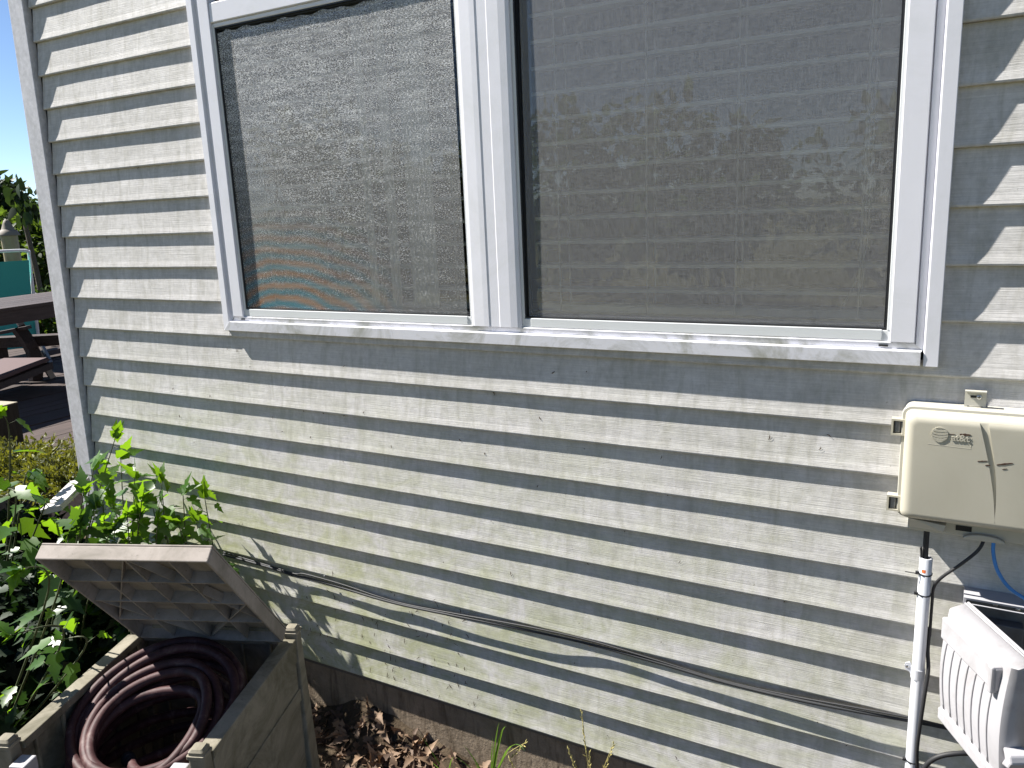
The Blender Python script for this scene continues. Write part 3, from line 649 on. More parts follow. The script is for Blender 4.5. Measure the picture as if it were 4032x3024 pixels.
for sx in (-1, 1):
    for sy in (-1, 1):
        m = MB(); a = .0165; b_ = .028
        m.add([(-b_, -b_, 0), (b_, -b_, 0), (b_, b_, 0), (-b_, b_, 0), (-a, -a, H+.006), (a, -a, H+.006), (a, a, H+.006), (-a, a, H+.006)], [(0, 3, 2, 1), (4, 5, 6, 7), (0, 1, 5, 4), (1, 2, 6, 5), (2, 3, 7, 6), (3, 0, 4, 7)])
        o = m.build('corner_post', MAT['binm'], BIN, bevel=.004); o.location = (sx*W2, sy*D2, 0)
        c = MB(); loft(c, [[(x, y, 0) for x, y in rrect(-.0195, .0195, -.0195, .0195, .004)], [(x, y, .007) for x, y in rrect(-.0195, .0195, -.0195, .0195, .004)], [(x, y, .0075) for x, y in rrect(-.0165, .0165, -.0165, .0165, .004)], [(x, y, .014) for x, y in rrect(-.0165, .0165, -.0165, .0165, .004)], [(x, y, .019) for x, y in rrect(-.012, .012, -.012, .012, .004)]])
        c.build('post_cap', MAT['binm'], o).location = (0, 0, H+.0065)
        if sy < 0:
            m = MB(); m.box(-sx*.026, -sx*.062, -.036, .004, H-.05, H-.018) if sx < 0 else m.box(-.062, -.026, -.036, .004, H-.05, H-.018)
            m.build('hinge_tab', MAT['nid'], o, bevel=.003)
# lid: local x right, local y from hinge towards its free edge, local z = outside
lw, ll, lt_ = .199, .474, .034
m = MB()
m.box(-lw, lw, 0, ll, .0, .005)
m.box(-lw, lw, ll-.006, ll, -lt_, -.0002); m.box(-lw, -lw+.006, .002, ll-.0062, -lt_, -.0002); m.box(lw-.006, lw, .002, ll-.0062, -lt_, -.0002); m.box(-lw+.0062, lw-.0062, .0, .006, -lt_, -.0002)
lid = m.build('lid', MAT['lid'], BIN, bevel=.0022)
th = 50
lid.rotation_euler = Matrix(((1, 0, 0), (0, -math.cos(R(th)), -math.sin(R(th))), (0, math.sin(R(th)), -math.cos(R(th))))).to_euler()
# orientation: columns are lid x, y, z axes in bin space
ax = Vector((-1, 0, 0)); ay = Vector((0, -math.cos(R(th)), math.sin(R(th)))); az = ax.cross(ay)
lid.rotation_euler = Matrix((ax, ay, az)).transposed().to_euler()
lid.location = Vector((.022, .184, H+.018))+az*.028
rbm = MB(); lwi, y0i, y1i = lw-.0065, .0065, ll-.0065
for y in (.12, .235, .35): rbm.box(-lwi, lwi, y-.0022, y+.0022, -.029, -.0005)
for x in (-.10, 0.0, .10): 
    for ya, yb in ((y0i, .1175), (.1225, .2325), (.2375, .3475), (.3525, y1i)): rbm.box(x-.002, x+.002, ya, yb, -.027, -.0006)
for (xa, ya, xb, yb) in ((-lwi, .12, -.003, .46), (.003, .0, lwi, .235), (-.003, .0, -lwi, .235), (lwi, .12, .003, .46)):
    rbm.bar((xa, max(ya, y0i), -.015), (xb, min(yb, y1i), -.015), .0028, .022)
rbm.build('ribs', MAT['lid'], lid)
m = MB(); m.box(-lw+.03, lw-.03, -.012, .012, -.008, .0035); h_ = m.build('hinge', MAT['binm'], lid, bevel=.003)

# hose coiled in the bin (bin-local path)
def bl(x, y, z): 
    c, s_ = math.cos(rz), math.sin(rz); return (BC[0]+x*c-y*s_, BC[1]+x*s_+y*c, z)
hp = []
turns = [(.160, .165, .03, -.01, -.02), (.175, .18, .06, .0, -.02), (.165, .17, .09, .01, -.02), (.178, .18, .115, -.005, -.02), (.168, .175, .14, .005, -.025), (.182, .188, .165, -.003, -.025), (.190, .196, .190, -.006, -.022), (.176, .180, .212, .004, -.030), (.186, .190, .226, -.006, -.034), (.150, .150, .212, .010, -.060), (.140, .136, .222, .004, -.075), (.118, .118, .212, .012, -.098), (.128, .122, .170, .0, -.10)]
NPT = 14
for i, (rx, ry, z, ox, oy) in enumerate(turns[:-1]):
    nx_ = turns[i+1]
    for k in range(NPT):
        t = k/NPT; a = 2*math.pi*t-1.2; L2 = lambda j: turns[i][j]+(nx_[j]-turns[i][j])*t
        yy = L2(1)*math.sin(a)+.006*math.sin(2*a+i*1.7)
        hp.append(bl(L2(3)-.004+L2(0)*math.cos(a)+.005*math.sin(3*a+i), L2(4)+yy, L2(2)+.022+.34*yy*min(1, i/4)+.007*math.sin(a*2+i*1.3)))
hp += [bl(.04, -.20, .12), bl(-.06, -.16, .10), bl(-.08, -.05, .09), bl(.02, .05, .09)]
m = MB(); m.tube(hp, .0118, 10, sub=5); hose = m.build('garden_hose', MAT['hose'], smooth=True); tag(hose, 'maroon rubber garden hose coiled inside the open storage bin', 'hose')
hp3 = [bl(-.035, -.115, .150), bl(.0, -.150, .160), bl(.06, -.178, .165), bl(.13, -.19, .160), bl(.17, -.18, .12)]
m = MB(); m.tube(hp3, .0118, 10, sub=8); m.build('loose_end', MAT['hose'], hose, smooth=True)
m = MB(); a, b_ = Vector(hp3[0]), Vector(hp3[1]); d = (a-b_).normalized(); m.tube([a, a+d*.02, a+d*.022, a+d*.04], [.0135, .0135, .0155, .0155], 14); m.build('hose_fitting', MAT['black'], hose)

# dry bits clinging to the siding
db = MB(); rg = np.random.default_rng(3)
for k in range(240):
    if k < 90: x, zc = rg.uniform(-1.7, -1.1), rg.uniform(.0, .32)
    elif k < 170: x, zc = rg.uniform(-2.5, .1), rg.uniform(0, 1.0)
    else: x = rg.uniform(-2.5, .3); zc = int(rg.integers(0, 19))*E-.004
    if -1.93 < x < -.03 and zc > 1.0: continue
    kk = math.floor(zc/E); y = B*max(0, (zc-kk*E)/E)**.92-.0005
    a = rg.normal(math.pi/2, .6); L = rg.uniform(.004, .020) if k < 90 else rg.uniform(.003, .011); w = rg.uniform(.0004, .0011)
    d = np.array([math.cos(a), 0, math.sin(a)])*L; n_ = np.array([-math.sin(a), 0, math.cos(a)])*w; p = np.array([x, y-.0008, zc]); c_ = n_*rg.uniform(-3, 3)
    pts = [p-d/2-n_*.4, p-d/2+n_*.4, p+c_+n_, p+c_-n_, p+d/2+n_*.3, p+d/2-n_*.3]; o2 = [q+np.array([0, -.0012, 0]) for q in pts]
    db.add(pts+o2, [(6, 7, 8, 9), (9, 8, 10, 11), (0, 3, 2, 1), (3, 5, 4, 2), (0, 1, 7, 6), (4, 5, 11, 10)])
tag(db.build('clinging_debris', MAT['mark']), 'dark dry grass bits clinging to the lower siding', 'debris', kind='stuff')

# ------------------------------------------------------------------ foliage builders
def leaf_template(kind):
    if kind == 'lobed':
        T = [(-.02, .0), (-.09, .10), (.00, .21), (.15, .25), (.24, .30), (.30, .17), (.33, .13), (.42, .21), (.50, .24), (.55, .15), (.66, .13), (.70, .09), (.84, .05), (1.0, 0)]
    elif kind == 'ovate':
        T = [(0, 0), (.12, .20), (.32, .29), (.55, .25), (.78, .13), (1, 0)]
    else:
        T = [(0, 0), (.35, .24), (.7, .16), (1, 0)]
    V = []; F3 = []; F4 = []
    for i, (t, w) in enumerate(T): V.append((t if t > 0 else 0, 0, -.10*t*t))
    n = len(T)
    for sgn in (1, -1):
        b0 = len(V)
        for t, w in T[1:-1]: V.append((t, sgn*w, .16*w-.12*max(t, 0)**2))
        for i in range(n-1):
            a, b = i, i+1; oa = b0+i-1; ob = b0+i
            if i == 0: f = (a, b, ob)
            elif i == n-2: f = (a, b, oa)
            else: f = (a, b, ob, oa)
            if sgn < 0: f = tuple(reversed(f))
            (F3 if len(f) == 3 else F4).append(f)
    return np.array(V), np.array(F3), np.array(F4)
CURL = [1.0]
TPL = {k: leaf_template(k) for k in ('lobed', 'ovate', 'small')}
def leaves(name, kind, P, D, N, S, mat, parent=None):
    V, F3, F4 = TPL[kind]; P, D, N, S = map(lambda a: np.asarray(a, float), (P, D, N, S))
    D = D/np.linalg.norm(D, axis=1, keepdims=True); N = N-D*(N*D).sum(1, keepdims=True); N = N/(np.linalg.norm(N, axis=1, keepdims=True)+1e-9); Y = np.cross(N, D)
    curl = RNG.uniform(.3, 1.8, (len(P), 1, 1))*CURL[0]
    Vv = np.broadcast_to(V, (len(P), *V.shape)).copy(); Vv[:, :, 2:3] *= curl
    W = P[:, None]+S[:, None, None]*(Vv[:, :, 0:1]*D[:, None]+Vv[:, :, 1:2]*Y[:, None]+Vv[:, :, 2:3]*N[:, None])
    off = (np.arange(len(P))*len(V))[:, None, None]
    return np_mesh(name, W.reshape(-1, 3), [(F3[None]+off).reshape(-1, 3), (F4[None]+off).reshape(-1, 4)], mat, parent)
def rand_dirs(n, up=.3):
    d = RNG.normal(size=(n, 3)); d[:, 2] = d[:, 2]*.6+up; return d/np.linalg.norm(d, axis=1, keepdims=True)

def sapling(name, paths, label, lsize=.075, step=.035, mat='leaf', group=None, cat='plant', base=None):
    """stems given as point lists (base to tip); leaves alternate along the upper part"""
    o = empty(name, base if base else tuple(paths[0][0]), 0, label, cat, group); inv = Vector(o.location)
    st = MB(); P, D, N, S = [], [], [], []
    for path in paths:
        pts = spline([Vector(p)-inv for p in path], 8)
        st.tube(pts, list(np.linspace(.0040, .0012, len(pts))), 6)
        acc = 0; k = 0
        for i in range(1, len(pts)):
            acc += (pts[i]-pts[i-1]).length
            fr = i/len(pts)
            if acc > step and fr > .12:
                acc = 0; k += 1
                a = k*2.4+random.uniform(-.5, .5); out = Vector((math.cos(a), math.sin(a), random.uniform(-.1, .45)))
                pet = random.uniform(.015, .04); q = pts[i]+out*pet; st.tube([pts[i], q], .0009, 4)
                P.append(q); D.append(out+Vector((random.uniform(-.3, .3), random.uniform(-.3, .3), random.uniform(-1.15, .0)))); N.append(Vector((random.gauss(0, .45), random.gauss(0, .45), 1))); S.append(lsize*random.uniform(.45, 1.25)*(1-.35*fr))
        tip = pts[-1]; 
        for q in range(3):
            P.append(tip); D.append((pts[-1]-pts[-4]).normalized()+Vector(np.array(RNG.normal(0, .5, 3)))); N.append(Vector((random.gauss(0, .5), random.gauss(0, .5), 1))); S.append(lsize*random.uniform(.45, .8))
    st.build('stem', MAT['stem'], o, smooth=True)
    leaves('foliage', 'lobed', P, D, N, S, MAT[mat], o)
    return o
def stem_to(u, v, y, base, mid=None, wob_=.03):
    t = at_y(u, v, y); b = Vector(base); m_ = b.lerp(Vector(t), .55)+Vector((random.uniform(-wob_, wob_), random.uniform(-wob_, wob_), .02))
    return [b, m_, Vector(t)]
G = 'leafy saplings by the corner of the house'
sapling('sapling', [stem_to(455, 1720, -.22, (-2.62, -.26, -.2)), stem_to(370, 1840, -.28, (-2.6, -.26, -.2)), stem_to(330, 1930, -.34, (-2.6, -.28, -.2))], 'bright leafy sapling whose tallest shoot crosses the grey corner trim', .12, .028, group=G)
sapling('sapling', [stem_to(475, 1800, -.10, (-2.36, -.12, -.2)), stem_to(530, 1880, -.14, (-2.38, -.14, -.2)), stem_to(440, 1980, -.20, (-2.36, -.16, -.2)), stem_to(400, 1900, -.2, (-2.4, -.18, -.2))], 'leafy sapling against the siding just right of the corner trim', .115, .020, group=G)
sapling('sapling', [stem_to(635, 1890, -.10, (-2.15, -.14, -.2)), stem_to(600, 1990, -.16, (-2.15, -.16, -.2)), stem_to(720, 1940, -.12, (-2.12, -.12, -.2)), stem_to(540, 2040, -.2, (-2.2, -.18, -.2))], 'leafy sapling in the middle of the clump against the siding', .115, .020, group=G)
sapling('sapling', [stem_to(805, 1955, -.07, (-1.98, -.10, -.2)), stem_to(770, 2050, -.12, (-1.96, -.12, -.2)), stem_to(700, 2060, -.15, (-1.98, -.14, -.2)), stem_to(650, 2090, -.18, (-2.0, -.16, -.2))], 'leafy sapling nearest the propped bin lid, rightmost of the clump', .105, .022, group=G)
sapling('sapling', [stem_to(560, 1960, -.22, (-2.28, -.25, -.2)), stem_to(500, 2020, -.24, (-2.3, -.26, -.2)), stem_to(620, 2060, -.22, (-2.26, -.24, -.2)), stem_to(450, 2080, -.26, (-2.32, -.27, -.2))], 'low leafy sapling in front of the clump, just above the lid edge', .11, .022, group=G)
sapling('sapling', [stem_to(380, 2000, -.34, (-2.5, -.34, -.2)), stem_to(320, 2060, -.36, (-2.52, -.36, -.2)), stem_to(430, 2100, -.34, (-2.46, -.34, -.2)), stem_to(270, 2120, -.40, (-2.55, -.4, -.2))], 'low leafy sapling between the white board and the bin lid', .11, .022, group=G, mat='leafm')
def free(u, v, d): return Vector(at_d(u, v, d))
sapling('sapling', [[Vector((-2.45, -.62, -.2)), free(190, 2330, 2.45), free(70, 2235, 2.35)], [Vector((-2.45, -.6, -.2)), free(230, 2330, 2.45), free(200, 2250, 2.4)], [Vector((-2.45, -.6, -.2)), free(250, 2510, 2.40), free(40, 2500, 2.3)], [Vector((-2.45, -.6, -.2)), free(330, 2560, 2.4), free(230, 2520, 2.4)]], 'sunlit lobed leaves reaching out beside the bin lid', .095, .075, group=G)
sapling('sapling', [[Vector((-3.3, -.1, -.2)), free(40, 1790, 3.1), free(5, 1620, 2.9)], [Vector((-3.3, -.1, -.2)), free(90, 1930, 3.1), free(125, 1860, 3.0)], [Vector((-3.2, -.2, -.2)), free(60, 2020, 3.0), free(30, 1920, 3.0)], [Vector((-3.2, -.2, -.2)), free(150, 2060, 3.0), free(180, 1980, 3.0)]], 'leafy sapling in front of the cut black post', .11, .055, group=G)

def bush(name, c, rad, n, size, mat, label, kind='ovate', group=None, cat='bush', seed=0, trunk=.3, stems=7, lumps=9, up=.35, shell=.45):
    o = empty(name, (c[0], c[1], c[2]-rad[2]), 0, label, cat, group); rng = np.random.default_rng(seed+5)
    L = rng.normal(size=(lumps, 3)); L /= np.linalg.norm(L, axis=1, keepdims=True); L = L*rng.uniform(.25, .72, (lumps, 1))
    idx = rng.integers(0, lumps, n); d = rng.normal(size=(n, 3)); d /= np.linalg.norm(d, axis=1, keepdims=True)
    lr = rng.uniform(.28, .5, lumps)[idx][:, None]
    Q = L[idx]+d*lr*(rng.uniform(shell, 1.05, (n, 1)))
    Q[:, 2] = np.maximum(Q[:, 2], -1)
    P = Q*np.array(rad)+np.array([0, 0, rad[2]])
    D = d*.8+rng.normal(0, .6, (n, 3)); D[:, 2] -= .25; N = rng.normal(0, .55, (n, 3)); N[:, 2] += .9; N += d*.5
    leaves('crown', kind, P, D, N, size*rng.uniform(.55, 1.3, n), MAT[mat], o)
    st = MB()
    for k in range(stems):
        e = L[k % lumps]*np.array(rad)+np.array([0, 0, rad[2]]); b0 = np.array([rng.normal(0, .06*rad[0]), rng.normal(0, .06*rad[1]), -.0])
        st.tube([b0, (b0+e)/2+rng.normal(0, .05*rad[0], 3), e], [trunk*.06, trunk*.035, trunk*.012], 6, sub=4)
    st.build('stem' if trunk < .6 else 'trunk', MAT['bark'], o, smooth=True)
    return o
GB = 'dark bushes left of the storage bin'  # shade over these bushes is put into their dark leaf colour
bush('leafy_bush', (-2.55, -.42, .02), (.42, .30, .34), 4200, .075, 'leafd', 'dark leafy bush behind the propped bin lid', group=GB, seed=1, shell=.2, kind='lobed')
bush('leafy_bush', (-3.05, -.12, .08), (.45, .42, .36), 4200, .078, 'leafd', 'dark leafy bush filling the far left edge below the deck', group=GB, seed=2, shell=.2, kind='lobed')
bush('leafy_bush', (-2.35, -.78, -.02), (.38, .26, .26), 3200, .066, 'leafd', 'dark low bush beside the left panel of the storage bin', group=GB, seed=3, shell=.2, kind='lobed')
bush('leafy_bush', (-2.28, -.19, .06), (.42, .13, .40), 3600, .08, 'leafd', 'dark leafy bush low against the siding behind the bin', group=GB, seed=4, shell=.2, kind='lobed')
def juniper(c, rad, n, label, seed):
    o = empty('juniper', c, 0, label, 'shrub', 'yellow green feathery shrubs'); rng = np.random.default_rng(seed)
    P, D, N, S = [], [], [], []; st = MB()
    for k in range(n):
        a = rng.uniform(0, 6.283); el = rng.uniform(.15, 1.25); d = np.array([math.cos(a)*math.cos(el), math.sin(a)*math.cos(el), math.sin(el)])
        L = rng.uniform(.55, 1.0)*np.array(rad); tip = d*L
        pts = [d*L*.35, d*L*.7+np.array([0, 0, .02]), tip+np.array([0, 0, -.02])]
        st.tube(pts, [.0025, .0018, .0008], 4)
        m_ = 26
        for j in range(m_):
            f = .3+.7*j/m_; p = d*L*f; P.append(p+rng.normal(0, .006, 3)); dd = d+rng.normal(0, .55, 3); D.append(dd); N.append(rng.normal(0, 1, 3)); S.append(rng.uniform(.012, .028))
    st.build('stem', MAT['stem'], o); leaves('foliage', 'small', P, D, N, S, MAT['needle'], o); return o
juniper(tuple(at_d(262, 1930, 3.7)), (.34, .28, .16), 260, 'yellow green feathery shrub touching the corner trim', 3)
juniper(tuple(at_d(95, 1900, 4.0)), (.38, .34, .20), 260, 'yellow green feathery shrub in front of the black post', 4)
juniper((-2.55, -1.02, -.2), (.22, .2, .30), 60, 'yellow green feathery shrub beside the bin near the bottom left', 5)

# white weathered board between corner trim and bushes
m = MB(); a, b_ = Vector((-2.98, .08, .40)), Vector((-3.03, -.06, .20))
pa, pb = Vector(at_d(318, 1895, 3.15)), Vector(at_d(200, 2010, 2.95))
m.bar(pa, pb, .065, .02, (0, -.3, 1)); o = m.build('white_board', MAT['plank'], bevel=.003); tag(o, 'short white weathered board sloping down among the leaves at the house corner', 'board')

# ------------------------------------------------------------------ deck and its furniture
DZ = .1
deck = empty('deck', (0, 0, 0)); tag(deck, kind='structure')
m = MB(); x = -14.0
while x < -2.80:
    m.box(x, x+.136, .75 if x > -5.0 else .55, 6.6, DZ-.035, DZ+random.uniform(-.003, .003)); x += .143
m.build('boards', MAT['deck'], deck)
m = MB(); m.box(-14, -2.8, .72, .745, -.2, DZ-.002); m.box(-14, -2.8, 6.61, 6.65, -.2, DZ); m.build('fascia', MAT['darkwood'], deck)
def wpost(u, v, d): return at_d(u, v, d)
# cut post at the near deck edge
q = at_d(-2, 1600, 5.3)
pt = empty('cut_post', (q[0]-.05, q[1], -.2), R(10), 'short square black timber post with a pale sawn top at the deck edge', 'post')
m = MB(); m.box(-.08, .08, -.08, .08, 0, q[2]+.2); m.build('shaft', MAT['timber'], pt, bevel=.006)
m = MB(); m.box(-.079, .079, -.079, .079, q[2]+.2005, q[2]+.206); m.build('sawn_top', MAT['timbertop'], pt)
# low plank beams on the deck
for (ua, va, ub, vb, z, lab, h) in ((-60, 1442, 262, 1372, .16, 'long dark timber step lying across the deck behind the chair', .05), (-60, 1350, 240, 1335, .42, 'dark timber rail at the far edge of the deck', .09)):
    a, b_ = at_z(ua, va, z), at_z(ub, vb, z); d = (b_-a); b_ = a+d*1.6
    e = empty('deck_beam', tuple(a), 0, lab, 'beam'); m = MB(); m.bar((0, 0, 0), tuple(b_-a), .12, h); m.build('beam', MAT['darkwood'], e, bevel=.004)
    m = MB(); 
    for f in (.1, .9): p = (b_-a)*f; m.box(p[0]-.05, p[0]+.05, p[1]-.05, p[1]+.05, -(z-DZ), -h/2)
    if z-DZ > h/2+.01: m.build('support', MAT['darkwood'], e)
# dark table
TZ = DZ+.72; A, Bq, Cq = at_z(0, 1216, TZ), at_z(207, 1187, TZ), at_z(205, 1147, TZ)
dx = (Bq-A)/np.linalg.norm(Bq-A); ny = np.array([-dx[1], dx[0], 0]); wid = abs((Cq-Bq)@ny)
ang = math.atan2(dx[1], dx[0]); ctr = Bq+ny*wid/2
tb = empty('deck_table', (ctr[0], ctr[1], DZ), ang, 'dark brown slatted wooden table on the deck partly behind the house corner', 'table')
m = MB(); nb = 6; bw = wid/nb
for i in range(nb): m.box(-1.9, 1.3, -wid/2+i*bw+.003, -wid/2+(i+1)*bw-.003, .695, .72)
m.build('tabletop', MAT['darkwood'], tb, bevel=.002)
m = MB(); m.box(-1.86, 1.26, -wid/2+.01, -wid/2+.035, .60, .694); m.box(-1.86, 1.26, wid/2-.035, wid/2-.01, .60, .694); m.build('apron', MAT['darkwood'], tb)
for lx in (-1.8, 1.2):
    for ly in (-wid/2+.08, wid/2-.08):
        m = MB(); m.box(lx-.04, lx+.04, ly-.04, ly+.04, 0, .60); m.build('leg', MAT['darkwood'], tb)
# teal sling chair behind the table
q = at_d(112, 985, 8.9); viewdir = np.array([q[0]-CAMP[0], q[1]-CAMP[1]]); va = math.atan2(viewdir[1], viewdir[0])
ch = empty('sling_chair', (q[0], q[1], DZ), va-math.pi/2+R(12), 'teal sling deck chair with white tube frame behind the dark table', 'chair')
ch.scale = (1, -1, 1); hh = q[2]-DZ; cw = .56      # local x right, y away; right edge of back at x=0
m = MB(); n = 10; vs = []
for i in range(n+1):
    t = i/n; z = .14+(hh-.09-.14)*t; y = -.16+.20*t-.05*math.sin(math.pi*t); vs += [(-cw+.02, y, z), (-.02-.10*(1-t)*.0, y, z)]
o2 = len(vs); vs += [(x_, y_+.006, z_) for x_, y_, z_ in vs]
m.add(vs, [(2*i, 2*i+1, 2*i+3, 2*i+2) for i in range(n)]+[(o2+2*i, o2+2*i+2, o2+2*i+3, o2+2*i+1) for i in range(n)]+[(1, o2+1, o2+3, 3)]); m.build('back_sling', MAT['teal'], ch, smooth=True)
m = MB(); m.add([(-cw+.02, -.16, .40), (-.02, -.16, .40), (-.02, -.62, .43), (-cw+.02, -.62, .43), (-cw+.02, -.16, .41), (-.02, -.16, .41), (-.02, -.62, .44), (-cw+.02, -.62, .44)], [(0, 1, 2, 3), (7, 6, 5, 4), (0, 4, 5, 1), (1, 5, 6, 2), (2, 6, 7, 3), (3, 7, 4, 0)]); m.build('seat_sling', MAT['teal'], ch)
m = MB(); m.tube([(-.01, -.16, .14), (-.0, -.02, hh-.10), (-.005, .02, hh-.025), (-.05, .03, hh), (-cw/2, .035, hh+.005), (-cw+.05, .03, hh), (-cw+.005, .02, hh-.025), (-cw, -.02, hh-.10), (-cw+.01, -.16, .14)], .014, 10, sub=6); m.build('back_frame', MAT['whitetube'], ch, smooth=True)
for sx in (0.0, -cw):
    m = MB(); m.bar((sx, -.55, .43), (sx, .12, .02), .022, .045); m.bar((sx, .12, .02), (sx, .14, .0), .03, .03); m.build('leg', MAT['alu'], ch)
    m = MB(); m.bar((sx, -.12, .45), (sx, -.62, .0), .022, .04); m.build('leg', MAT['alu'], ch)
    m = MB(); m.bar((sx, .0, .64), (sx, -.58, .66), .05, .022); m.build('armrest', MAT['alu'], ch)
# aluminium folding legs and a dark wooden lounge in front
q0, q1 = at_d(55, 1232, 8.0), at_z(208, 1490, DZ)
fl = empty('folding_chair', (q1[0], q1[1], DZ), 0, 'grey metal folding chair legs sticking out past the dark lounge chair', 'chair')
o0 = np.array([q1[0], q1[1], DZ]); v1 = q0-o0; sd_ = np.array([-.50, -.34, 0])
for k, off_ in enumerate((np.zeros(3), sd_)):
    m = MB(); m.bar(tuple(off_+[0, 0, .0]), tuple(off_+v1), .05, .022, (1, 0, 0)); m.build('leg', MAT['alu'], fl)
m = MB(); m.bar(tuple(v1*.32), tuple(v1*.32+sd_), .025, .02); m.build('crossbar', MAT['alu'], fl)
g0 = at_z(140, 1497, DZ); g1 = at_d(70, 1290, 7.9)
lo = empty('lounge_chair', (g0[0], g0[1], DZ), 0, 'dark brown wooden lounge chair with mauve seat on the deck', 'chair')
v2 = g1-np.array([g0[0], g0[1], DZ]); sdv = np.array([-.52, -.36, 0])
for off_ in (np.zeros(3), sdv):
    m = MB(); k = 8; pts = [off_+v2*t+np.array([.05, .03, 0])*math.sin(math.pi*t) for t in np.linspace(0, 1, k)]
    for a, b_ in zip(pts[:-1], pts[1:]): m.bar(tuple(a), tuple(b_+(b_-a)*.02), .10, .05, (1, .2, 0))
    m.build('leg', MAT['darkwood'], lo)
    arm = MB(); arm.bar(tuple(off_+v2+np.array([.08, .05, 0])), tuple(off_+v2+np.array([-.62, -.34, -.12])), .07, .028); arm.build('armrest', MAT['darkwood'], lo, bevel=.003)
s0 = at_d(105, 1415, 7.7)-np.array([g0[0], g0[1], DZ]); s1 = at_d(0, 1455, 7.5)-np.array([g0[0], g0[1], DZ])
m = MB(); m.bar(tuple(s0), tuple(s0+(s1-s0)*2.2), .42, .03); m.build('seat', MAT['cushion'], lo, bevel=.004)
m = MB(); m.bar(tuple(s0+np.array([.02, 0, -.05])), tuple(s0+(s1-s0)*2.2+np.array([0, 0, -.05])), .46, .05); m.build('seat_frame', MAT['darkwood'], lo)
# lantern-shaped feeder on a post behind the chair
q = at_d(24, 865, 10.5); fz = q[2]
fd = empty('bird_feeder', (q[0], q[1], DZ), 0, 'beige feeder with a conical cap and ribbed tube behind the teal chair', 'bird feeder')
hq = fz-DZ
m = MB(); m.lathe([(.012, hq), (.028, hq-.008), (.04, hq-.04), (.062, hq-.10), (.066, hq-.106), (.085, hq-.118), (.110, hq-.16), (.112, hq-.172), (.07, hq-.172)], n=24); m.build('cap', MAT['lantern'], fd, smooth=True)
m = MB(); m.lathe([(.084, z) for z in (hq-.172, hq-.62)], n=16); m.lathe([(.088, hq-.622), (.088, hq-.66)], n=16); m.build('tube', MAT['tubeplastic'], fd)
for k in range(12):
    a = k*math.pi/6; m = MB(); m.bar((.086*math.cos(a), .086*math.sin(a), hq-.62), (.086*math.cos(a), .086*math.sin(a), hq-.175), .010, .010); m.build('rib', MAT['tubeplastic'], fd)
m = MB(); m.lathe([(.05, 0), (.05, hq-.60)], n=12); m.build('post', MAT['darkwood'], fd)

# ------------------------------------------------------------------ trees and hedge behind the deck
def tree(c, h, rad, n, size, label, mat='tree', seed=0, group='trees beyond the deck', kind='small'):
    return bush('tree', (c[0], c[1], -.2+h-rad[2]), rad, n, size, mat, label, kind, group, 'tree', seed, trunk=1.0, lumps=14) 
def trunk_fix(o, c, h, rad):
    m = MB(); L = o.location.z+.2; m.tube([(0, 0, -L), (.03, 0, -L*.5), (0, 0, .15*rad[2])], [.11, .085, .06], 8, sub=4); m.build('trunk', MAT['bark'], o, smooth=True)
HG = 'hedge bushes beyond the deck'
for i, (u, v, d, rad, n, lab) in enumerate((
    (160, 1010, 12.5, (1.0, .8, .95), 3200, 'green hedge bush right of the feeder, hugging the corner trim'),
    (60, 1030, 13.5, (1.1, .8, .95), 3000, 'green hedge bush directly behind the teal chair'),
    (-90, 1040, 13.0, (1.0, .8, .95), 1500, 'green hedge bush at the left edge of the view behind the chair'),
    (200, 1290, 10.8, (.75, .6, .50), 1800, 'bright green low bush seen under the dark table beside the trim'),
    (110, 1300, 11.2, (.75, .6, .50), 1600, 'dark green low bush seen under the table beside the chair'))):
    c = at_d(u, v, d); bush('hedge_bush', tuple(c), rad, n, .10 if d > 11.5 else .085, 'bush', lab, 'ovate', HG, seed=20+i, trunk=.5, shell=.3)
for i, (u, v, d, rad, n, lab) in enumerate((
    (10, 790, 17, (.85, .8, .80), 1900, 'dark tree with drooping crown rising above the hedge at the left edge'),
    (175, 905, 24, (1.5, 1.3, 1.0), 1800, 'distant dark tree between the house roof and the corner trim'),
    (290, 900, 30, (3, 2, 1.6), 1800, 'distant tree mass hidden behind the corner trim'),
    (-200, 860, 26, (3, 2, 2.0), 1500, 'distant tree beyond the left edge of the view'))):
    c = at_d(u, v, d); o = bush('tree', tuple(c), rad, n, .17 if d < 20 else .25, 'tree', lab, 'ovate', 'trees beyond the deck', 'tree', 40+i, trunk=.9, lumps=12, shell=.35); trunk_fix(o, c, 0, rad)
# wilted leaning stalk
pts = [at_d(155, 1125, 10.9), at_d(118, 960, 10.9), at_d(88, 838, 10.9), at_d(70, 775, 10.9), at_d(54, 752, 10.9), at_d(40, 760, 10.9)]
st = empty('wilted_stalk', tuple(pts[0]*[1, 1, 0]+[0, 0, -.2]), 0, 'tall dark leaning stalk with a wilted drooping top in front of the sky', 'plant'); inv = np.array(st.location)
m = MB(); m.tube([(0, 0, 0)]+[tuple(p-inv) for p in pts], [.03, .03, .026, .022, .016, .012], 7, sub=5); m.build('stem', MAT['bark'], st, smooth=True)
P, D, N, S = [], [], [], []
for k in range(40):
    p = pts[3 if k % 2 else 4]-inv+RNG.normal(0, .09, 3)+np.array([.06, 0, -.05]) if k < 26 else pts[2]-inv+RNG.normal(0, .05, 3)+np.array([.06, .03, .03]); P.append(p); D.append([RNG.normal(0, .4), RNG.normal(0, .4), -1]); N.append(RNG.normal(size=3)); S.append(RNG.uniform(.08, .18))
leaves('foliage', 'ovate', P, D, N, S, MAT['tree'], st)
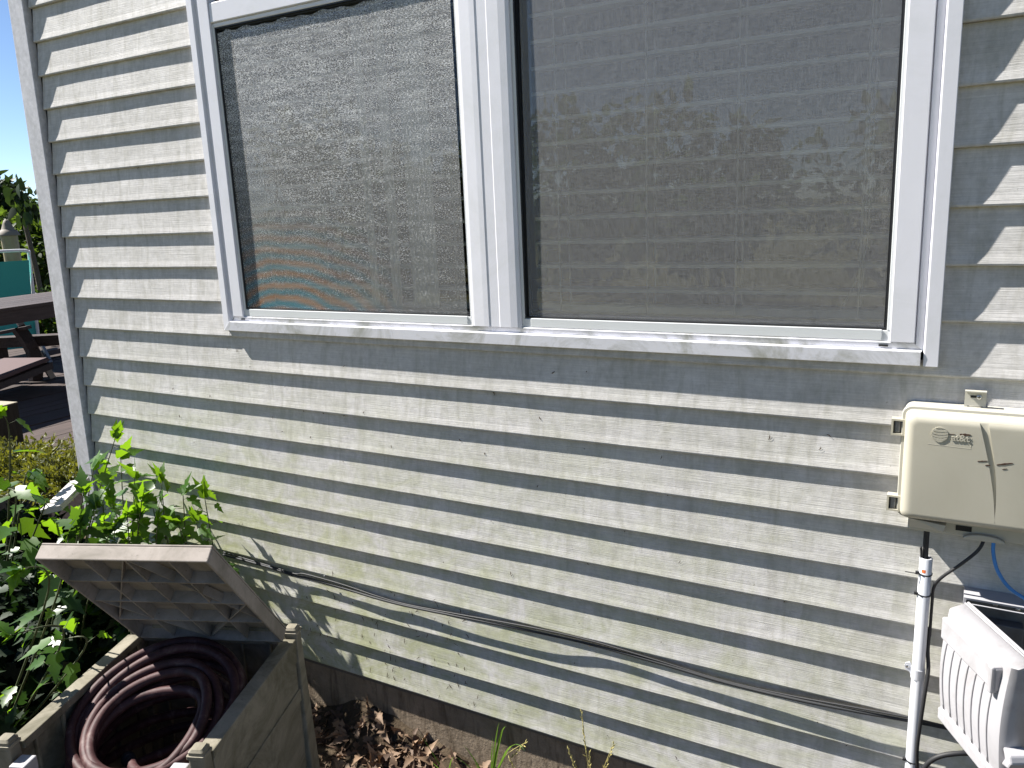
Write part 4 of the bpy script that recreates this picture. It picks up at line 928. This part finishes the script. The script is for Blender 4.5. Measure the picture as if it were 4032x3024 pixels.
# distant house roof behind the hedge
c = at_d(105, 850, 40); fh = empty('distant_house', (c[0], c[1], -.2), R(30), 'distant house roof peeking above the hedge', 'house')
hr = c[2]+.2
m = MB(); m.add([(-3, -2.5, hr-1.2), (3, -2.5, hr-1.2), (3, 2.5, hr-1.2), (-3, 2.5, hr-1.2), (-2.4, 0, hr), (2.4, 0, hr)], [(0, 1, 5, 4), (2, 3, 4, 5), (0, 4, 3), (1, 2, 5), (0, 3, 2, 1)]); m.build('roof', MAT['roof'], fh)
m = MB(); m.box(-2.8, 2.8, -2.3, 2.3, 0, hr-1.201); m.build('wall', MAT['wallfar'], fh)
# yard trees behind the camera (seen only as reflections in the panes)
for i, (x, y, h, r) in enumerate(((-3.2, -10.5, 3.1, 1.3), (-6.2, -12, 3.9, 1.9), (-10.5, -13, 3.7, 2.0), (-1.0, -13, 3.6, 1.7), (-15, -15, 4.5, 2.4), (2.5, -12, 3.5, 1.7), (-8.5, -9.5, 2.4, 1.0))):
    bush('tree', (x, y, h*.5-.2), (r*1.2, r*.8, h*.52), 1800, .24, 'bush', 'leafy yard tree standing well behind the viewer, mirrored in the window', 'ovate', 'yard trees across the lawn', 'tree', 60+i, trunk=.9, lumps=10, shell=.3); trunk_fix(bpy.data.objects[[o.name for o in bpy.data.objects if o.name.startswith('tree')][-1]], 0, h, (r, r, r))

# ------------------------------------------------------------------ leaf litter, twigs, grass by the foundation
n = 1150; P, D, N, S = [], [], [], []
for k in range(n):
    x = RNG.uniform(-1.78, -1.05); y = -abs(RNG.normal(0, .17))+.005
    hgt = max(0, .085*math.exp(-((x+1.52)/.16)**2)+.03*math.exp(-((x+1.3)/.2)**2))*math.exp(y/.12)
    P.append((x, min(y, .0), -.195+RNG.uniform(0, 1)*hgt+.006)); D.append(RNG.normal(size=3)*[1, 1, .45]); N.append(RNG.normal(0, .55, 3)+[0, -.2, .8]); S.append(RNG.uniform(.022, .066))
CURL[0] = 3.2
o = leaves('leaf_litter', 'lobed', P, D, N, S, MAT['dead']); tag(o, 'brown curled dead leaves piled against the foundation beside the bin', 'leaf litter', kind='stuff')
mm = MB(); nx, ny_ = 40, 14; vs = []
for j in range(ny_+1):
    for i in range(nx+1):
        x = -1.9+1.3*i/nx; y = .017-.55*j/ny_; hgt = (.080*math.exp(-((x+1.52)/.17)**2)+.03*math.exp(-((x+1.25)/.25)**2))*math.exp(y/.14)+.006*math.sin(x*40+y*31)
        vs.append((x, y, -.204+hgt+RNG.uniform(0, .006)))
mm.add(vs, [(j*(nx+1)+i, (j+1)*(nx+1)+i, (j+1)*(nx+1)+i+1, j*(nx+1)+i+1) for j in range(ny_) for i in range(nx)])
tag(mm.build('soil_mound', MAT['soil'], smooth=True), kind='structure')
def tuft(base, blades, stalks, label, seed):
    o = empty('grass_tuft', base, 0, label, 'grass', 'grass tufts by the foundation'); rng = np.random.default_rng(seed); m = MB()
    for (dx_, dy_, h, droop, w) in blades:
        pts = []
        for t in np.linspace(0, 1, 9): pts.append((dx_*t+rng.normal(0, .0005), dy_*t, h*(t-droop*t*t*t)))
        vs = []
        for i, p in enumerate(pts):
            ww = w*math.sin(math.pi*(.25+.75*i/8))+.0002; vs += [(p[0]-ww*.7, p[1]-ww*.5, p[2]), (p[0]+ww*.7, p[1]+ww*.3, p[2]+ww*.3)]
        m.add(vs, [(2*i, 2*i+1, 2*i+3, 2*i+2) for i in range(8)])
    m.build('blade', MAT['grass'], o, smooth=True)
    if stalks:
        s_ = MB()
        for (dx_, dy_, h) in stalks:
            tip = Vector((dx_, dy_, h)); s_.tube([(0, 0, 0), tip*.5+Vector((-.1*dx_, 0, .02)), tip], [.0011, .0008, .0005], 5, sub=5)
            for k in range(16):
                f = .62+.38*k/16; p = tip*f+Vector((-.1*dx_*(1-f)*2, 0, .0)); d = (tip.normalized()+Vector(rng.normal(0, .28, 3))).normalized(); s_.tube([p, p+d*.006, p+d*.012], [.0005, .0016, .0003], 5)
        s_.build('seed_stalk', MAT['straw'], o)
gr_ = -.2
def gt(u, v, y): return at_y(u, v, y)
def gb_(u, y): q = at_y(u, 3040, y); return (q[0], y, gr_)
b1 = gb_(1930, -.03)
CURL[0] = 1.0
tuft(b1, [(-.07, -.02, .15, .15, .0022), (.02, -.01, .19, .1, .002), (.075, -.02, .34, .33, .0045), (.13, -.03, .33, .45, .0045), (.05, -.02, .29, .2, .0028), (.05, -.03, .12, .2, .002), (-.03, -.03, .10, .1, .0025), (.1, -.04, .12, .3, .002), (-.10, -.02, .10, .2, .002)], [(.13, -.02, .20)], 'green arching grass tuft against the brown foundation', 1)
tuft(gb_(2330, -.04), [(.03, -.02, .12, .1, .0018), (-.05, -.01, .14, .2, .0018), (.06, -.02, .10, .2, .0018)], [(-.02, -.01, .34), (.07, -.02, .285), (.005, -.02, .24), (-.06, -.01, .22), (.05, -.03, .22), (.02, -.02, .16)], 'tall dry seed stalks of grass in front of the lowest siding', 2)
tuft(gb_(1760, -.05), [(-.08, -.01, .14, .1, .0018), (.04, -.02, .12, .2, .0022), (-.02, -.04, .08, .1, .0022), (.07, -.03, .07, .2, .0018)], [], 'short grass tuft growing out of the dead leaves', 3)
tuft(gb_(2080, -.06), [(-.04, -.01, .10, .1, .0016), (.05, -.02, .13, .2, .0016), (.0, -.03, .09, .1, .0018)], [(-.05, -.01, .15)], 'thin grass tuft between the arching tuft and the seed stalks', 4)
tuft(gb_(2440, -.03), [(-.04, -.01, .12, .1, .0016), (.05, -.02, .10, .2, .0016)], [(.02, -.01, .17)], 'thin grass tuft right of the tall seed stalks', 5)
